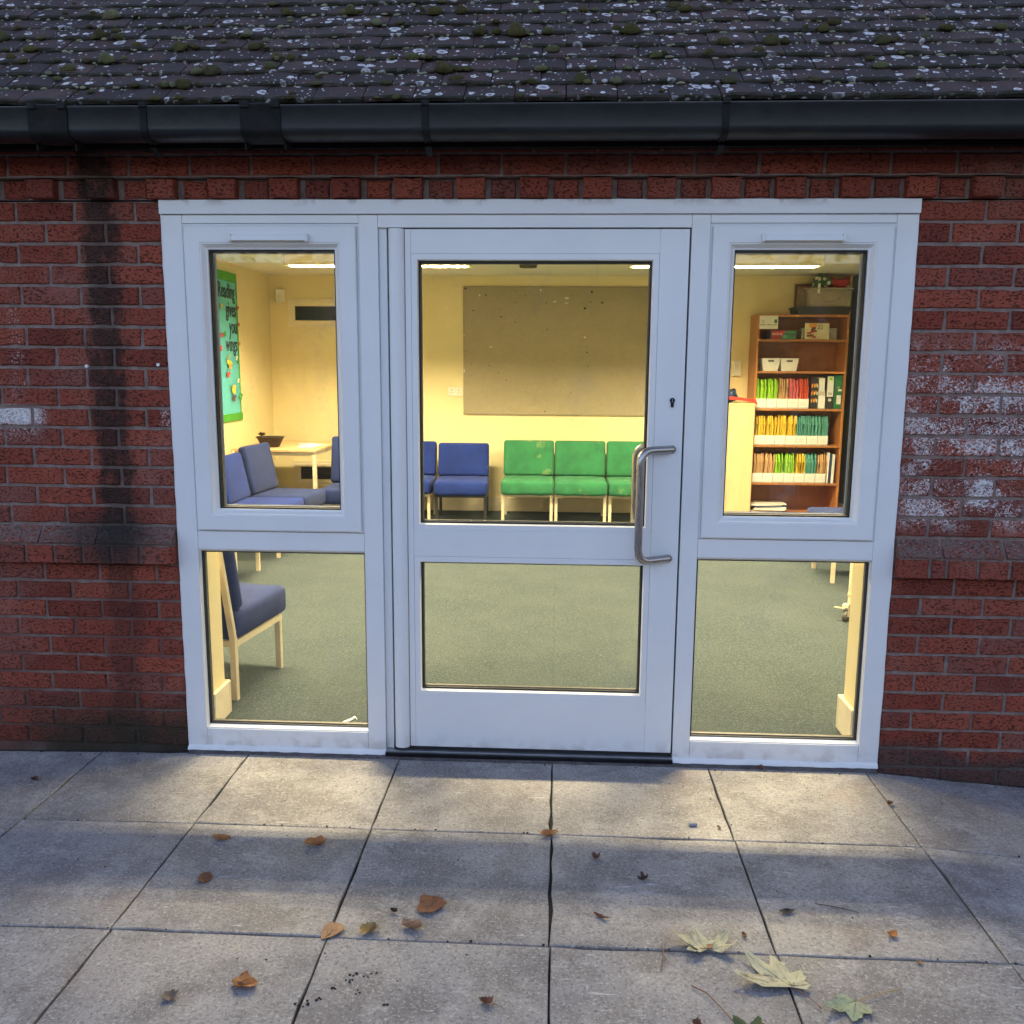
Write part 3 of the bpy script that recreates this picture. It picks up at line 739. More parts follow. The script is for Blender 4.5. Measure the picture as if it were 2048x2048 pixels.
lk = MB(); kp = [(.519+.0095*cos(a), 1.3965+.0095*sin(a)) for a in [radians(-50+28*k) for k in range(11)]]+[(.5140,1.374),(.5165,1.371),(.5215,1.371),(.524,1.374)]
lk.prism(kp, 1, -.0075, .01); D('lock_cylinder', lk, DARKIRON)
D('keyway', MB().box(.5182,.5198,-.0082,-.0076,1.389,1.402), ALU)
D('draught_seal', MB().box(-.518,.560,.006,.046,.0165,.0295), GASKET)

# ---------------------------------------------------------------- the room
FZ = .05; CZ = 2.395; LX, RX, BY = -2.79, 2.93, 5.72
struct('floor', MB().box(LX,RX,.071,BY,-.2,FZ), CARPET)
struct('ceiling', MB().box(LX-.1,RX+.1,.10,BY+.1,CZ,CZ+.1), CEILP)
struct('wall_left', MB().box(LX-.1,LX,.101,BY+.1,-.2,CZ), CREAMWALL)
struct('wall_right', MB().box(RX,RX+.1,.101,BY+.1,-.2,CZ), BLUEWALL)
struct('wall_back', MB().box(LX,RX,BY,BY+.1,-.2,CZ), CREAMWALL)
wf = MB().box(LX,-1.2885,.101,.235,-.2,CZ).box(1.2885,RX,.101,.235,-.2,CZ).box(-1.2885,1.2885,.101,.235,2.075,CZ)
struct('wall_front', wf, CREAMWALL)
rv = MB().box(-1.3455,-1.2870,.071,.100,.0,2.073).box(1.2870,1.3455,.071,.100,.0,2.073); struct('reveal', rv, CREAMWALL)
sk = thing('skirting_board', 'cream painted skirting board running round the foot of the room walls', 'skirting', (0,BY,FZ))
def skp(poly_boxes, mat=GLOSSCREAM):
    for b in poly_boxes:
        m = MB().box(*b,.004); link('board', m.xf(Matrix.Translation((0,-BY,-FZ))), mat, sk)
SH = FZ+.145
skp([(LX,RX,BY-.018,BY-.0005,FZ,SH), (LX+.0005,LX+.018,.254,BY-.019,FZ,SH), (RX-.018,RX-.0005,.254,BY-.019,FZ,SH),
     (LX+.0005,-1.2685,.2355,.2535,FZ,SH), (1.2685,RX-.0005,.2355,.2535,FZ,SH), (-1.2865,-1.2685,.074,.2350,FZ,SH), (1.2685,1.2865,.074,.2350,FZ,SH)])
# ceiling lights: two in view, two nearer the doorway, hidden by its head
WARM = (1.0,.82,.49)
DIFF = m_emit('lit_louvre', (1,.90,.62), 2.2); HOUSE = plain('cream_light_housing', (.78,.72,.52), .5, .04)
def light(x, y, label):
    t = thing('ceiling_light', label, 'ceiling light', (x,y,CZ), 0, 'fluorescent battens on the ceiling')
    Lh = .72
    link('housing', MB().prism([(-.115,0),(-.115,-.012),(-.085,-.085),(-.085,-.114),(-.078,-.114),(-.078,-.03),(.078,-.03),(.078,-.114),(.085,-.114),(.085,-.085),(.115,-.012),(.115,0)],0,-Lh,Lh), HOUSE, t)
    for e in (-1,1): link('end_cap', MB().box(min(e*Lh,e*(Lh+.012)),max(e*Lh,e*(Lh+.012)),-.118,.118,-.115,0,.003), OFFWHITE, t)
    lv = MB().box(-Lh+.004,Lh-.004,-.001,.001,-.1130,-.0955)
    for k in range(29): x_ = -Lh+.02+(2*Lh-.04)*k/28; lv.box(x_-.0010,x_+.0010,-.0765,.0765,-.1125,-.0955)
    tag(link('louvre', lv, HOUSE, t), kind='stuff')
    for y_ in (-.038,.038):
        link('tube_lamp', MB().cyl((-Lh+.01,y_,-.080),(Lh-.01,y_,-.080),.013,12), DIFF, t)
        a = bpy.data.lights.new('tube', 'AREA'); a.shape = 'RECTANGLE'; a.size = 1.38; a.size_y = .024; a.energy = LAMP_W/2; a.color = WARM; a.spread = radians(170)
        o = bpy.data.objects.new('tube', a); COL.objects.link(o); o.parent = t; o.location = (0,y_,-.0935)
light(-1.32,3.86,'long lit ceiling light seen between the left casement and the door'); light(1.37,3.86,'long lit ceiling light above the bookcase side of the room')
light(-1.32,1.36,'lit ceiling light close inside the doorway, left side'); light(1.37,1.36,'lit ceiling light close inside the doorway, right side')
cv = thing('ceiling_vent', 'small round grey vent on the ceiling above the noticeboard', 'vent', (-.17,4.70,CZ))
vm = MB().cyl((0,0,0),(0,0,-.012),.085,24); link('vent_plate', vm, plain('dusty_plastic',(.40,.36,.26),.7,.2,30), cv)
for k in range(5):
    w = .075*math.sqrt(max(.05,1-((k-2)/2.6)**2)); link('slat', MB().box(-w,w,(k-2)*.028-.006,(k-2)*.028+.006,-.034,-.0125), plain('dark_slat',(.10,.09,.07),.7,.3,30) if k == 0 else bpy.data.materials['dark_slat'], cv)

# noticeboard
nb = thing('noticeboard', 'large empty brown felt noticeboard on the yellow back wall', 'noticeboard', (.39,BY,1.04))
link('panel', MB().box(-1.225,1.225,-.016,-.001,0,1.245,.002), BOARD, nb)
for a in ((-1.2255,1.2255,-.018,-.0005,-.006,-.0003),(-1.2255,1.2255,-.018,-.0005,1.2453,1.251),(-1.2315,-1.2258,-.018,-.0005,-.006,1.251),(1.2258,1.2315,-.018,-.0005,-.006,1.251)):
    link('edge_trim', MB().box(*a), plain('board_trim',(.36,.30,.20),.8) if 'board_trim' not in bpy.data.materials else bpy.data.materials['board_trim'], nb)
def bp(px, py): return (-.838+(px-412)/1228*1.83-.39, 2.285-(py-300)/815*1.245-1.04)   # zoomed-crop pixel of the noticeboard to its own plane
dots, scr_ = MB(), MB()
for px,py,r in ((425,312,9),(560,352,7),(475,450,7),(648,440,5),(663,489,7),(755,522,6),(968,570,5),(1130,355,4),(1258,330,9),(1215,434,11),(1327,398,9),(1253,395,5),(1234,712,7),(1243,803,5),(757,398,5),(960,400,5),(820,354,4),(427,712,4),(644,848,5),(700,896,5),(580,803,4),(463,789,4),(1132,973,4),(755,330,4),(460,868,3),(960,1096,6),(683,1100,3),(425,1098,3),(735,1068,3),(1197,1104,3)):
    x,z = bp(px,py); dots.cyl((x,-.0185,z),(x,-.0155,z),r*.0013,7)
for px,py,w,h in ((518,355,9,10),(922,320,7,12),(1095,370,22,9),(1015,393,18,7),(1092,401,22,4),(1217,617,9,8),(595,681,20,4),(417,605,14,3),(415,836,5,22)):
    x,z = bp(px,py); scr_.box(x-w*.0008,x+w*.0008,-.0182,-.0158,z-h*.0008,z+h*.0008)
tag(link('pins', dots, GASKET, nb), kind='stuff'); tag(link('torn_paper', scr_, PAPER, nb), kind='stuff')
so = thing('wall_socket', 'white double power socket left of the noticeboard', 'socket', (-.925,BY,1.215))
link('plate', MB().box(-.073,.073,-.009,0,0,.086,.003), OFFWHITE, so)
sl = MB()
for d in (-.036,.036):
    sl.box(d-.003,d+.003,-.0098,-.0091,.052,.064); sl.box(d-.014,d-.007,-.0098,-.0091,.030,.036); sl.box(d+.007,d+.014,-.0098,-.0091,.030,.036)
tag(link('pin_holes', sl, GASKET, so), kind='stuff')
for d in (-.009,.009): link('switch', MB().box(d-.006,d+.006,-.0115,-.0091,.052,.066,.001), OFFWHITE, so)
sw = thing('wall_control', 'small cream control box on the back wall left of the bookcase', 'thermostat', (1.862,BY,1.435))
link('case', MB().box(-.040,.040,-.034,0,0,.155,.004), OFFWHITE, sw); link('dial', MB().cyl((0,-.034,.09),(0,-.040,.09),.018,20), GLOSSCREAM, sw)
al = thing('alarm_sensor', 'cream alarm sensor high in the left back corner of the room', 'sensor', (-2.70,BY,2.13), radians(40))
link('case', MB().box(-.045,.045,-.060,-.012,0,.125,.006), OFFWHITE, al); link('lens', MB().box(-.034,.034,-.066,-.0605,.012,.075,.004), GLOSSCREAM, al); link('bracket', MB().box(-.02,.02,-.0115,.03,.10,.13), OFFWHITE, al)
def wall_window(name, label, x0,x1,z0,z1, bars):
    t = thing(name, label, 'window', ((x0+x1)/2,BY,z0)); ox, oz = (x0+x1)/2, z0
    def L(m): return m.xf(Matrix.Translation((-ox,-BY,-oz)))
    link('architrave', L(MB().ring(x0,x1,z0,z1,[(0,BY-.0005),(0,BY-.016),(.03,BY-.012),(.03,BY-.0005)])), GLOSSCREAM, t)
    link('frame', L(MB().ring(x0+.031,x1-.031,z0+.031,z1-.031,[(0,BY-.0005),(0,BY-.022),(.030,BY-.022),(.038,BY-.008),(.038,BY-.0005)])), GLOSSCREAM, t)
    link('pane', L(MB().box(x0+.066,x1-.066,BY-.006,BY-.001,z0+.066,z1-.066)), DARKWIN, t)
    for k in range(bars):
        z = z0+.08+(z1-z0-.16)*k/max(1,bars-1); link('slat', L(MB().box(x0+.07,x1-.07,BY-.012,BY-.0065,z-.006,z+.004)), GASKET, t)
wall_window('high_window', 'long narrow dark window high on the back wall, seen through the left casement', -2.60,-1.55,1.885,2.16,0)
wall_window('low_vent', 'dark slatted vent low on the back wall behind the table', -2.59,-1.95,.285,.545,5)

# poster on the left wall
po = thing('poster', "aqua paper display with green border reading 'Reading gives you wings' on the left wall", 'poster', (LX,4.32,1.03), pi/2)
AQUA = plain('aqua_paper', (.12,.52,.57), .8, .05, 6); GBORD = plain('green_border_paper', (.07,.36,.03), .8, .1, 12); INK = plain('black_ink', (.012,.014,.02), .6)
# local x runs into the room (world +y), local -y faces the room (world +x)
link('backing_sheet', MB().box(-.44,.445,-.006,-.001,0,1.275), AQUA, po)
def scallop(x0,x1,z0,z1,edge,n):
    p = []
    if edge == 'down':
        p = [(x0,z1),(x1,z1)]+[(x1-(x1-x0)*k/(2*n), z0+(.012 if k%2 else 0)) for k in range(2*n+1)]
    elif edge == 'up':
        p = [(x1,z0),(x0,z0)]+[(x0+(x1-x0)*k/(2*n), z1-(.012 if k%2 else 0)) for k in range(2*n+1)]
    else:
        p = [(x1,z0),(x1,z1)]+[(x0+(.012 if k%2 else 0), z1-(z1-z0)*k/(2*n)) for k in range(2*n+1)]
    return MB().prism(p, 1, -.012, -.0065)
link('border', scallop(-.442,.447,1.195,1.277,'down',22), GBORD, po); link('border', scallop(-.455,.475,-.015,.055,'up',22), GBORD, po); link('border', scallop(.424,.447,.056,1.194,'side',26), GBORD, po)
for body, x, z, s in (('Reading',.395,1.055,.175),('gives',.41,.900,.175),('you',.42,.755,.175),('wings',.415,.600,.175)):
    me = text_mesh(body, s, 'lettering', 'RIGHT', .0012, .010); o = link('lettering', me, INK, po, (x,-.0085,z), (pi/2,0,0)); o.scale = (.72,1.05,1)
    me.transform(Matrix.Identity(4))
BUT = {'yellow':(.75,.52,.05),'red':(.55,.07,.05),'dark':(.12,.05,.05),'pale':(.7,.75,.6),'leafgreen':(.06,.30,.05),'orange':(.75,.30,.05)}
BM = {k: plain('paper_'+k, v, .8) for k,v in BUT.items()}
def butterfly(x,z,s,rot,c):
    m = MB(); w = []
    for sg in (-1,1):
        p = [(0,.1),(sg*.5,.9),(sg*1.0,.75),(sg*.75,.05),(sg*.8,-.6),(sg*.35,-.75),(0,-.25)]
        k = len(p); b = [(u*s,-abs(u)*s*.5-.002,v*s) for u,v in p]; t = [(u*s,-abs(u)*s*.5-.0008,v*s) for u,v in p]
        m.add(b+t, [tuple(range(k)), tuple(range(2*k-1,k-1,-1))]+[(i,(i+1)%k,(i+1)%k+k,i+k) for i in range(k)])
    o = link('butterfly', m, BM[c], po, (x,-.0095,z), (0,rot,0))
for b in ((.03,.975,.026,.3,'yellow'),(.01,.735,.030,.5,'red'),(.085,.735,.028,-.5,'leafgreen'),(-.03,.62,.034,.2,'red'),(.15,.52,.050,1.2,'yellow'),(.17,.47,.036,.2,'orange'),(.345,.54,.026,.3,'pale'),(.12,.40,.036,.4,'red'),(.37,.34,.026,.2,'pale'),(.22,.265,.050,.1,'yellow'),(.235,.19,.038,.3,'dark'),(.435,.985,.022,.3,'red'),(.44,.84,.022,.5,'red'),(.44,.665,.022,.2,'orange'),(.40,.20,.040,.4,'leafgreen'),(.39,.505,.022,.1,'leafgreen'),(-.15,.8,.04,.4,'red'),(-.25,.4,.05,.1,'yellow')): butterfly(*b)

# ---------------------------------------------------------------- chairs
SEATM = rounded_box(.25,.262,.066,.030,.010)
for v in SEATM.vertices:
    v.co.z += .004*sin(v.co.x*31+1)*sin(v.co.y*23)-(.006 if v.co.z > 0 else 0)*math.exp(-((v.co.x/.13)**2+((v.co.y-.03)/.13)**2)); v.co.y += .003*sin(v.co.x*44+v.co.z*20)

BACKC = {}
def chair(label, x, y, rz, fab, leg, group=None, back=.74, gap=0, wide=.5, low=.255):
    t = thing('chair', label, 'chair', (x,y,FZ), rz, group)
    link('seat', SEATM, fab, t, (0,-.02,low+.078)).scale = (wide/.5,1,1)
    hb = (back-.395)/2
    if round(back,3) not in BACKC: BACKC[round(back,3)] = rounded_box(.248,hb,.036,.026,.008)
    tilt = radians(12)
    link('backrest', BACKC[round(back,3)], fab, t, (0,.222+.0*hb,.395+hb), (pi/2-tilt,0,0)).scale = (wide/.5,1,1)
    h = wide/2-.020; w = .027
    for sx in (-1,1):
        link('leg', MB().bar((sx*h,-.205,0),(sx*h,-.205,low-.012),w,.024), leg, t)
        rl = MB().bar((sx*h,.235,0),(sx*h,.235,low+.02),w,.024); rl.bar((sx*h,.235,low+.02),(sx*h,.222+.046+math.tan(tilt)*(back-.43),back-.035),w,.020); link('leg', rl, leg, t)
    rl = MB(); z0,z1 = low-.012, low+.014
    rl.box(-h-.016,h+.016,-.217,-.193,z0,z1).box(-h-.016,-h+.016,-.1925,.2225,z0,z1).box(h-.016,h+.016,-.1925,.2225,z0,z1).box(-h+.017,h-.017,.225,.245,z0,z1)
    link('seat_frame', rl, leg, t); return t
GC = 'green chairs in a row against the back wall'
chair('green upholstered chair, leftmost of the row under the noticeboard', -.172,5.285,0,FAB_GREEN,LEGCREAM,GC,.745)
chair('green upholstered chair, middle of the row under the noticeboard', .333,5.285,0,FAB_GREEN,LEGCREAM,GC,.745)
chair('green upholstered chair behind the door handle, right end of the row', .842,5.285,0,FAB_GREEN,LEGCREAM,GC,.745)
BC = 'blue chairs around the room'
chair('blue chair with black legs, beside the row of green chairs', -.80,5.18,radians(2),FAB_BLUE,LEGBLACK,BC,.72)
chair('blue chair with cream legs, half hidden by the left edge of the door glass', -1.33,5.22,0,FAB_BLUE,LEGCREAM,BC,.73)
chair('bright blue chair facing right, its seat at the bottom of the left casement', -2.225,3.545,radians(90),FAB_BLUE,LEGCREAM,BC,.765)
chair('slate blue chair facing right, in front of the small table', -2.20,4.10,radians(84),FAB_SLATE,LEGCREAM,BC,.80)
chair('slate blue chair right of the small table, facing the doorway', -1.715,4.56,radians(0),FAB_SLATE,LEGCREAM,BC,.82)
chair('blue chair by the left wall, only its cream legs seen under the left transom', -2.235,2.64,radians(90),FAB_BLUE,LEGCREAM,BC,.74)
chair('slate blue chair seen from behind in the lower left pane, close to the glass', -1.497,.655,radians(172),FAB_SLATE,LEGCREAM,BC,.76)
chair('slate blue chair facing left by the right wall, below the bookcase', 2.225,3.05,radians(-90),FAB_SLATE,LEGCREAM,BC,.80,low=.315)

# small table in the corner and what stands on it
tb = thing('table', 'small beech-topped table with cream legs in the left back corner', 'table', (-2.40,4.94,FZ))
link('table_top', MB().box(-.38,.38,-.48,.48,.700,.724,.003), BEECH, tb)
for sx in (-1,1):
    for sy in (-1,1): link('leg', MB().box(sx*.360-.016,sx*.360+.016,sy*.455-.016,sy*.455+.016,0,.6995), LEGCREAM, tb)
link('apron', MB().box(-.343,.343,-.462,-.446,.668,.699).box(-.343,.343,.446,.462,.668,.699).box(-.370,-.354,-.438,.438,.668,.699).box(.354,.370,-.438,.438,.668,.699), LEGCREAM, tb)
BASK = plain('dark_wicker', (.035,.020,.013), .8, .4, 60, .004, 90)
bk = thing('basket', 'dark brown basket standing on the small corner table', 'basket', (-2.50,4.70,FZ+.7245))
bm_ = MB(); n = 20; rings = [(.075,.0,.055),(.115,.085,.085),(.119,.085,.089),(.122,.090,.092),(.105,.090,.078),(.068,.008,.05)]
vs = []; fs = []
for a,z,b in rings:
    for k in range(n): q = 2*pi*k/n; e = lambda c: math.copysign(abs(c)**.55, c); vs.append((a*e(cos(q)), b*e(sin(q)), z))
for i in range(len(rings)-1):
    for k in range(n): fs.append((i*n+k,i*n+(k+1)%n,(i+1)*n+(k+1)%n,(i+1)*n+k))
fs += [tuple(range(n)), tuple((len(rings)-1)*n+k for k in range(n))]
link('basket_body', bm_.add(vs, fs), BASK, bk); link('rim', MB().tube([(.121*math.copysign(abs(cos(q))**.55,cos(q)), .091*math.copysign(abs(sin(q))**.55,sin(q)), .090) for q in [2*pi*k/24 for k in range(25)]], .005, 6, False), BASK, bk)
pl = thing('dried_flower', 'dark dried flower head lying in the brown basket on the table', 'flower', (-2.575,4.69,FZ+.74))
fm = MB()
for k in range(16):
    a = k*2.4; e = .3+.045*k; p = Vector((cos(a)*cos(e), sin(a)*cos(e), sin(e))); q = Vector((-sin(a),cos(a),0))*.016
    c = Vector((0,0,.085)); fm.add([c, c+p*.022+q, c+p*.048, c+p*.022-q, c+p*.025+Vector((0,0,.006))], [(0,1,4),(1,2,4),(2,3,4),(3,0,4),(0,3,2,1)])
link('petals', fm, plain('dried_petals',(.10,.06,.03),.8,.4,40), pl); link('stalk', MB().tube([(0,0,0),(.002,0,.05),(0,0,.088)],.005,6), plain('dry_stalk',(.12,.10,.04),.8), pl)
pp = thing('papers', 'loose white papers lying on the small corner table', 'paper', (-2.19,4.78,FZ+.7245))
for k,(dx,dy,a) in enumerate(((0,0,.2),(.10,.10,-.3),(-.05,.16,.6))): link('sheet', MB().box(-.074,.074,-.105,.105,0,.0025), PAPER, pp, (dx*.5,dy,.003*k), (0,0,a))
vs_ = thing('vase', 'green vase with a dark artificial flower, on the chair right of the table', 'vase', (-1.70,4.36,FZ+.409))
vm = MB().tube([(0,0,0),(0,0,.03),(0,0,.12),(0,0,.20),(0,0,.215)],[.026,.028,.020,.014,.018],14); smooth(link('vase_body', vm, plain('green_glaze',(.05,.22,.09),.3), vs_), 60)
fm = MB()
for k in range(12):
    a = k*2.4; e = -.3+.13*k; p = Vector((cos(a)*cos(e), sin(a)*cos(e), sin(e))); q = Vector((-sin(a),cos(a),0))*.022
    c = Vector((0,0,.27)); fm.add([c, c+p*.035+q, c+p*.085, c+p*.035-q, c+p*.04+Vector((0,0,.01))], [(0,1,4),(1,2,4),(2,3,4),(3,0,4),(0,3,2,1)])
link('flower_head', fm, plain('black_petals',(.02,.02,.022),.6), vs_); link('stem', MB().tube([(0,0,.2),(0,0,.27)],.005,6), plain('stem_green',(.06,.16,.04),.6), vs_)

# ---------------------------------------------------------------- bookcase and its load
BX0, BX1, BF = 1.972, 2.822, 5.38
bc = thing('bookcase', 'tall cherry wood bookcase full of coloured folders at the right of the back wall', 'bookcase', ((BX0+BX1)/2,BF,FZ))
def B(name, a, mat=CHERRY): return link(name, MB().box(*a).xf(Matrix.Translation((-(BX0+BX1)/2,-BF,-FZ))), mat, bc)
B('side_panel',(BX0,BX0+.020,BF,BY-.021,FZ,2.012)); B('side_panel',(BX1-.020,BX1,BF,BY-.021,FZ,2.012))
B('top_panel',(BX0+.0205,BX1-.0205,BF,BY-.021,1.990,2.012)); B('back_panel',(BX0+.0205,BX1-.0205,BY-.030,BY-.022,FZ,1.9895),CHERRYB)
SHZ = [1.782,1.486,1.134,.784,.420,.125]     # tops of the shelves
for z in SHZ: B('shelf',(BX0+.0205,BX1-.0205,BF+.004,BY-.031,z-.020,z))
B('kickboard',(BX0+.0205,BX1-.0205,BF+.02,BF+.035,FZ,.1045))
FOLD = {'lime':(.32,.62,.03),'tan':(.60,.36,.16),'pink':(.70,.14,.15),'red':(.72,.10,.06),'yellow':(.78,.55,.04),'teal':(.10,.36,.29)}
FMAT = {k: plain('folder_'+k, v, .7, .10, 40) for k,v in FOLD.items()}
WIRE = plain('clear_tray_edge', (.42,.40,.33), .4)
TRG = 'white trays of folders on the bookcase'
trayM = MB().prism([(0,0),(0,.092),(.003,.092),(.003,.003),(.20,.003),(.20,.20),(.203,.20),(.203,0)],0,-.0475,.0475).mesh('tray_body')
for sx in (-1,1): pass
cardM = MB().box(-.045,.045,-.0025,-.0005,.010,.088).mesh('label_card')
sideM = MB().prism([(.0005,0.0035),(.0005,.09),(.199,.20),(.199,.0035)],0,-.0485,-.0462).prism([(.0005,0.0035),(.0005,.09),(.199,.20),(.199,.0035)],0,.0462,.0485).mesh('tray_side')
lineM = MB().box(-.045,.045,-.0035,-.0027,.006,.010).box(-.030,.030,-.0032,-.0027,.036,.038).box(-.030,.030,-.0032,-.0027,.054,.056).mesh('label_line')
def tray(x, z, colr, row, label, lean):
    t = thing('book_tray', label, 'book tray', (x,BF+.012,z), 0, TRG)
    link('tray_body', trayM, OFFWHITE, t); link('tray_side', sideM, OFFWHITE, t); link('label_card', cardM, PAPER, t); link('label_line', lineM, WIRE, t)
    m = MB(); nb_ = 7
    for k in range(nb_):
        xx = -.038+.076*k/(nb_-1)+rnd.uniform(-.002,.002); hh = rnd.uniform(.262,.285); ln = lean+rnd.uniform(-.03,.06); th = rnd.uniform(.0028,.0045)
        poly = [(.008,.005),(.008,hh*.74),(.030,hh*.78),(.060,hh),(.196,hh),(.196,.005)]
        s_ = MB().prism(poly,0,-th,th); s_.v = [(a+xx+ln*(c-.0), b, c) for a,b,c in s_.v]; m.add(s_.v, s_.f)
    link('folders', m, FMAT[colr], t)
rows = [(1.134,['lime','lime','tan','pink','red'],'third'),(.784,['yellow']*4+['teal']*3,'fourth'),(.420,['tan','tan','lime','lime','yellow','teal','tan'],'fifth')]
ordn = ['first','second','third','fourth','fifth','sixth','seventh']
for z,cols,nm in rows:
    for i,c in enumerate(cols):
        tray(1.992+.050+.1005*i, z+.0005, c, nm, 'white tray of %s folders, %s from the left on the %s bookcase shelf down' % (c, ordn[i], nm), .06 if c in ('yellow','tan') else .03)
z = 1.1345
bks = thing('book_stack', 'row of thin dark books with coloured spines beside the red folders', 'books', (2.540,BF+.012,z))
for k in range(5):
    link('book', MB().box(-.030+.0125*k,-.0185+.0125*k,0,.19,0,.29-.004*(k%3)), plain('book_spine_%d'%0,(.03,.028,.035),.5) if k == 0 else bpy.data.materials['book_spine_0'], bks)
    bd = MB()
    for q in range(3): bd.box(-.0295+.0125*k,-.019+.0125*k,-.0012,-.0004,.06+.07*q+.01*(k%2),.09+.07*q+.01*(k%2))
    link('spine_label', bd, [BM['orange'],BM['red'],BM['yellow'],BM['orange'],BM['pale']][k], bks)
bf = thing('box_file', 'pale grey cardboard magazine file between the dark books and the lever arch file', 'file', (2.612,BF+.012,z))
link('file_body', MB().prism([(0,0),(0,.13),(.10,.30),(.22,.30),(.22,0)],0,-.032,.032), plain('grey_card',(.50,.48,.38),.8), bf); link('papers', MB().box(-.027,.027,.02,.21,.1,.288), PAPER, bf); link('front_label', MB().box(-.03,.03,-.0018,-.0005,.006,.125), PAPER, bf)
def lever(x, matb, label, white):
    t = thing('lever_arch_file', label, 'ring binder', (x,BF+.012,z))
    link('binder', MB().box(-.036,.036,0,.26,0,.315,.002), matb, t)
    q = MB().tube([(.010*cos(a),-.002,.20+.010*sin(a)) for a in [2*pi*k/14 for k in range(15)]],.003,6,False) if not white else MB().tube([(.010*cos(a),-.002,.085+.010*sin(a)) for a in [2*pi*k/14 for k in range(15)]],.005,6,False)
    link('finger_ring', q, STEEL if not white else PAPER, t)
    if white: link('spine_label', MB().box(-.029,.029,-.0022,-.0006,.115,.305), PAPER, t); link('logo', MB().box(-.014,.016,-.0032,-.0024,.27,.298), FMAT['lime'], t); link('label_line', MB().box(-.02,.018,-.0032,-.0024,.135,.139).box(-.02,.018,-.0032,-.0024,.146,.152), GASKET, t)
    else: link('spine_label', MB().box(-.012,.028,-.0022,-.0006,.045,.13), PAPER, t); link('clip', MB().box(-.002,.034,-.0042,-.0006,.168,.184), PAPER, t)
lever(2.686, plain('black_binder',(.025,.025,.027),.5), 'black lever arch file with a white spine label, on the third shelf', True)
lever(2.762, plain('green_binder',(.015,.14,.055),.5), 'dark green lever arch file, rightmost on the third bookcase shelf', False)
mg = thing('magazine_set', 'upright white and navy magazines at the right end of the fifth shelf', 'magazines', (2.735,BF+.012,.4205))
NAVY = plain('navy_card',(.03,.05,.14),.5)
for k in range(5): link('magazine', MB().box(-.030+.013*k,-.0185+.013*k,0,.2,0,.295-.004*k), NAVY if k in (1,2) else PAPER, mg, (0,0,0), (0,.02,0))
# white tubs
for i,x in enumerate((2.120,2.294)):
    t = thing('storage_tub', 'white plastic tub with a handle slot, %s of the pair on the second shelf' % ('left','right')[i], 'tub', (x,BF+.02,1.4865), 0, 'white tubs on the bookcase')
    def tr(z): return .068+.018*z/.12, .10+.012*z/.12
    m = MB(); vs = []
    for z_,ins in ((0,0),(.12,0),(.12,.004),(.006,.004)):
        a,b = tr(z_); a -= ins; b -= ins; vs += [(-a,.11-b,z_),(a,.11-b,z_),(a,.11+b,z_),(-a,.11+b,z_)]
    fs = [(3,2,1,0),(12,13,14,15)]
    for r_ in range(3):
        for k in range(4): fs.append((r_*4+k,r_*4+(k+1)%4,(r_+1)*4+(k+1)%4,(r_+1)*4+k))
    link('tub_body', m.add(vs, fs), PAPER, t)
    link('handle_slot', MB().box(-.028,.028,-.0035,-.0005,.088,.102,.0012), plain('slot_shadow',(.05,.04,.03),.8) if i == 0 else bpy.data.materials['slot_shadow'], t)
    m = MB(); a,b = tr(.12); m.ring(-a-.004,a+.004,0,.2*1.0,[(0,0)]) if False else None
# first shelf
ca = thing('card_sign', 'white card sign with small print and a green logo, top left corner of the bookcase', 'sign', (2.075,BF-.0045,1.878))
link('card', MB().box(-.086,.086,0,.003,0,.122), PAPER, ca); link('logo', MB().box(.050,.076,-.0016,-.0004,.055,.088), plain('logo_green',(.03,.20,.05),.6), ca)
m = MB().box(-.078,-.034,-.0014,-.0004,.034,.041).box(-.018,.030,-.0014,-.0004,.034,.041).box(.040,.078,-.0014,-.0004,.034,.041).box(-.070,-.066,-.0014,-.0004,.070,.085).box(-.058,-.044,-.0014,-.0004,.060,.066).box(-.052,-.046,-.0014,-.0004,.068,.078)
link('print', m, plain('grey_print',(.2,.2,.2),.7), ca)
rg = thing('paper_box', 'red and green printed box lying on the top bookcase shelf', 'box', (2.225,BF+.03,1.7825))
link('box_body', MB().box(-.118,.118,0,.20,0,.082,.001), plain('box_green',(.05,.24,.13),.5), rg)
link('red_panel', MB().prism([(-.118,.0006),(-.118,.0815),(.022,.0815),(-.030,.0006)],1,-.0015,-.0004), plain('box_red',(.42,.035,.025),.5), rg)
link('print', MB().box(.01,.115,-.0012,-.0004,.046,.054).box(.035,.115,-.0012,-.0004,.030,.035), INK, rg)
me = text_mesh('extra', .042, 'lettering', 'LEFT', .0004); link('lettering', me, PAPER, rg, (-.104,-.0026,.040), (pi/2,0,0))
ct = thing('clear_box', 'low clear plastic box with a picture book leaning in front, right on the top shelf', 'box', (2.560,BF+.05,1.7825))
gct = G('clear_plastic'); gct.set(col=(.8,.8,.75), rough=.12, alpha=.28); CLEAR = gct.m
link('box_body', MB().box(-.165,.165,0,.003,0,.10).box(-.165,.165,.197,.20,0,.10).box(-.165,-.162,.0035,.1965,0,.10).box(.162,.165,.0035,.1965,0,.10).box(-.1615,.1615,.0035,.1965,.0,.003), CLEAR, ct); link('rim', MB().ring(-.17,.17,.0985,.106,[(0,0)]) if False else MB().box(-.17,.17,-.004,.0025,.1005,.106), WIRE, ct)
pb = thing('picture_book', 'yellow and cream picture book standing against the clear box', 'book', (2.532,BF+.02,1.7835))
link('cover', MB().box(-.112,.112,0,.012,0,.150,.001), plain('book_cream',(.72,.66,.42),.6,.12,8), pb)
m = MB(); m2 = MB(); r2 = random.Random(5)
for k in range(9): x_,z_ = r2.uniform(-.075,-.02), r2.uniform(.012,.11); (m if k%2 else m2).box(x_-.018,x_+.02,-.0022-.0003*k,-.0008,z_-.008,z_+.010)
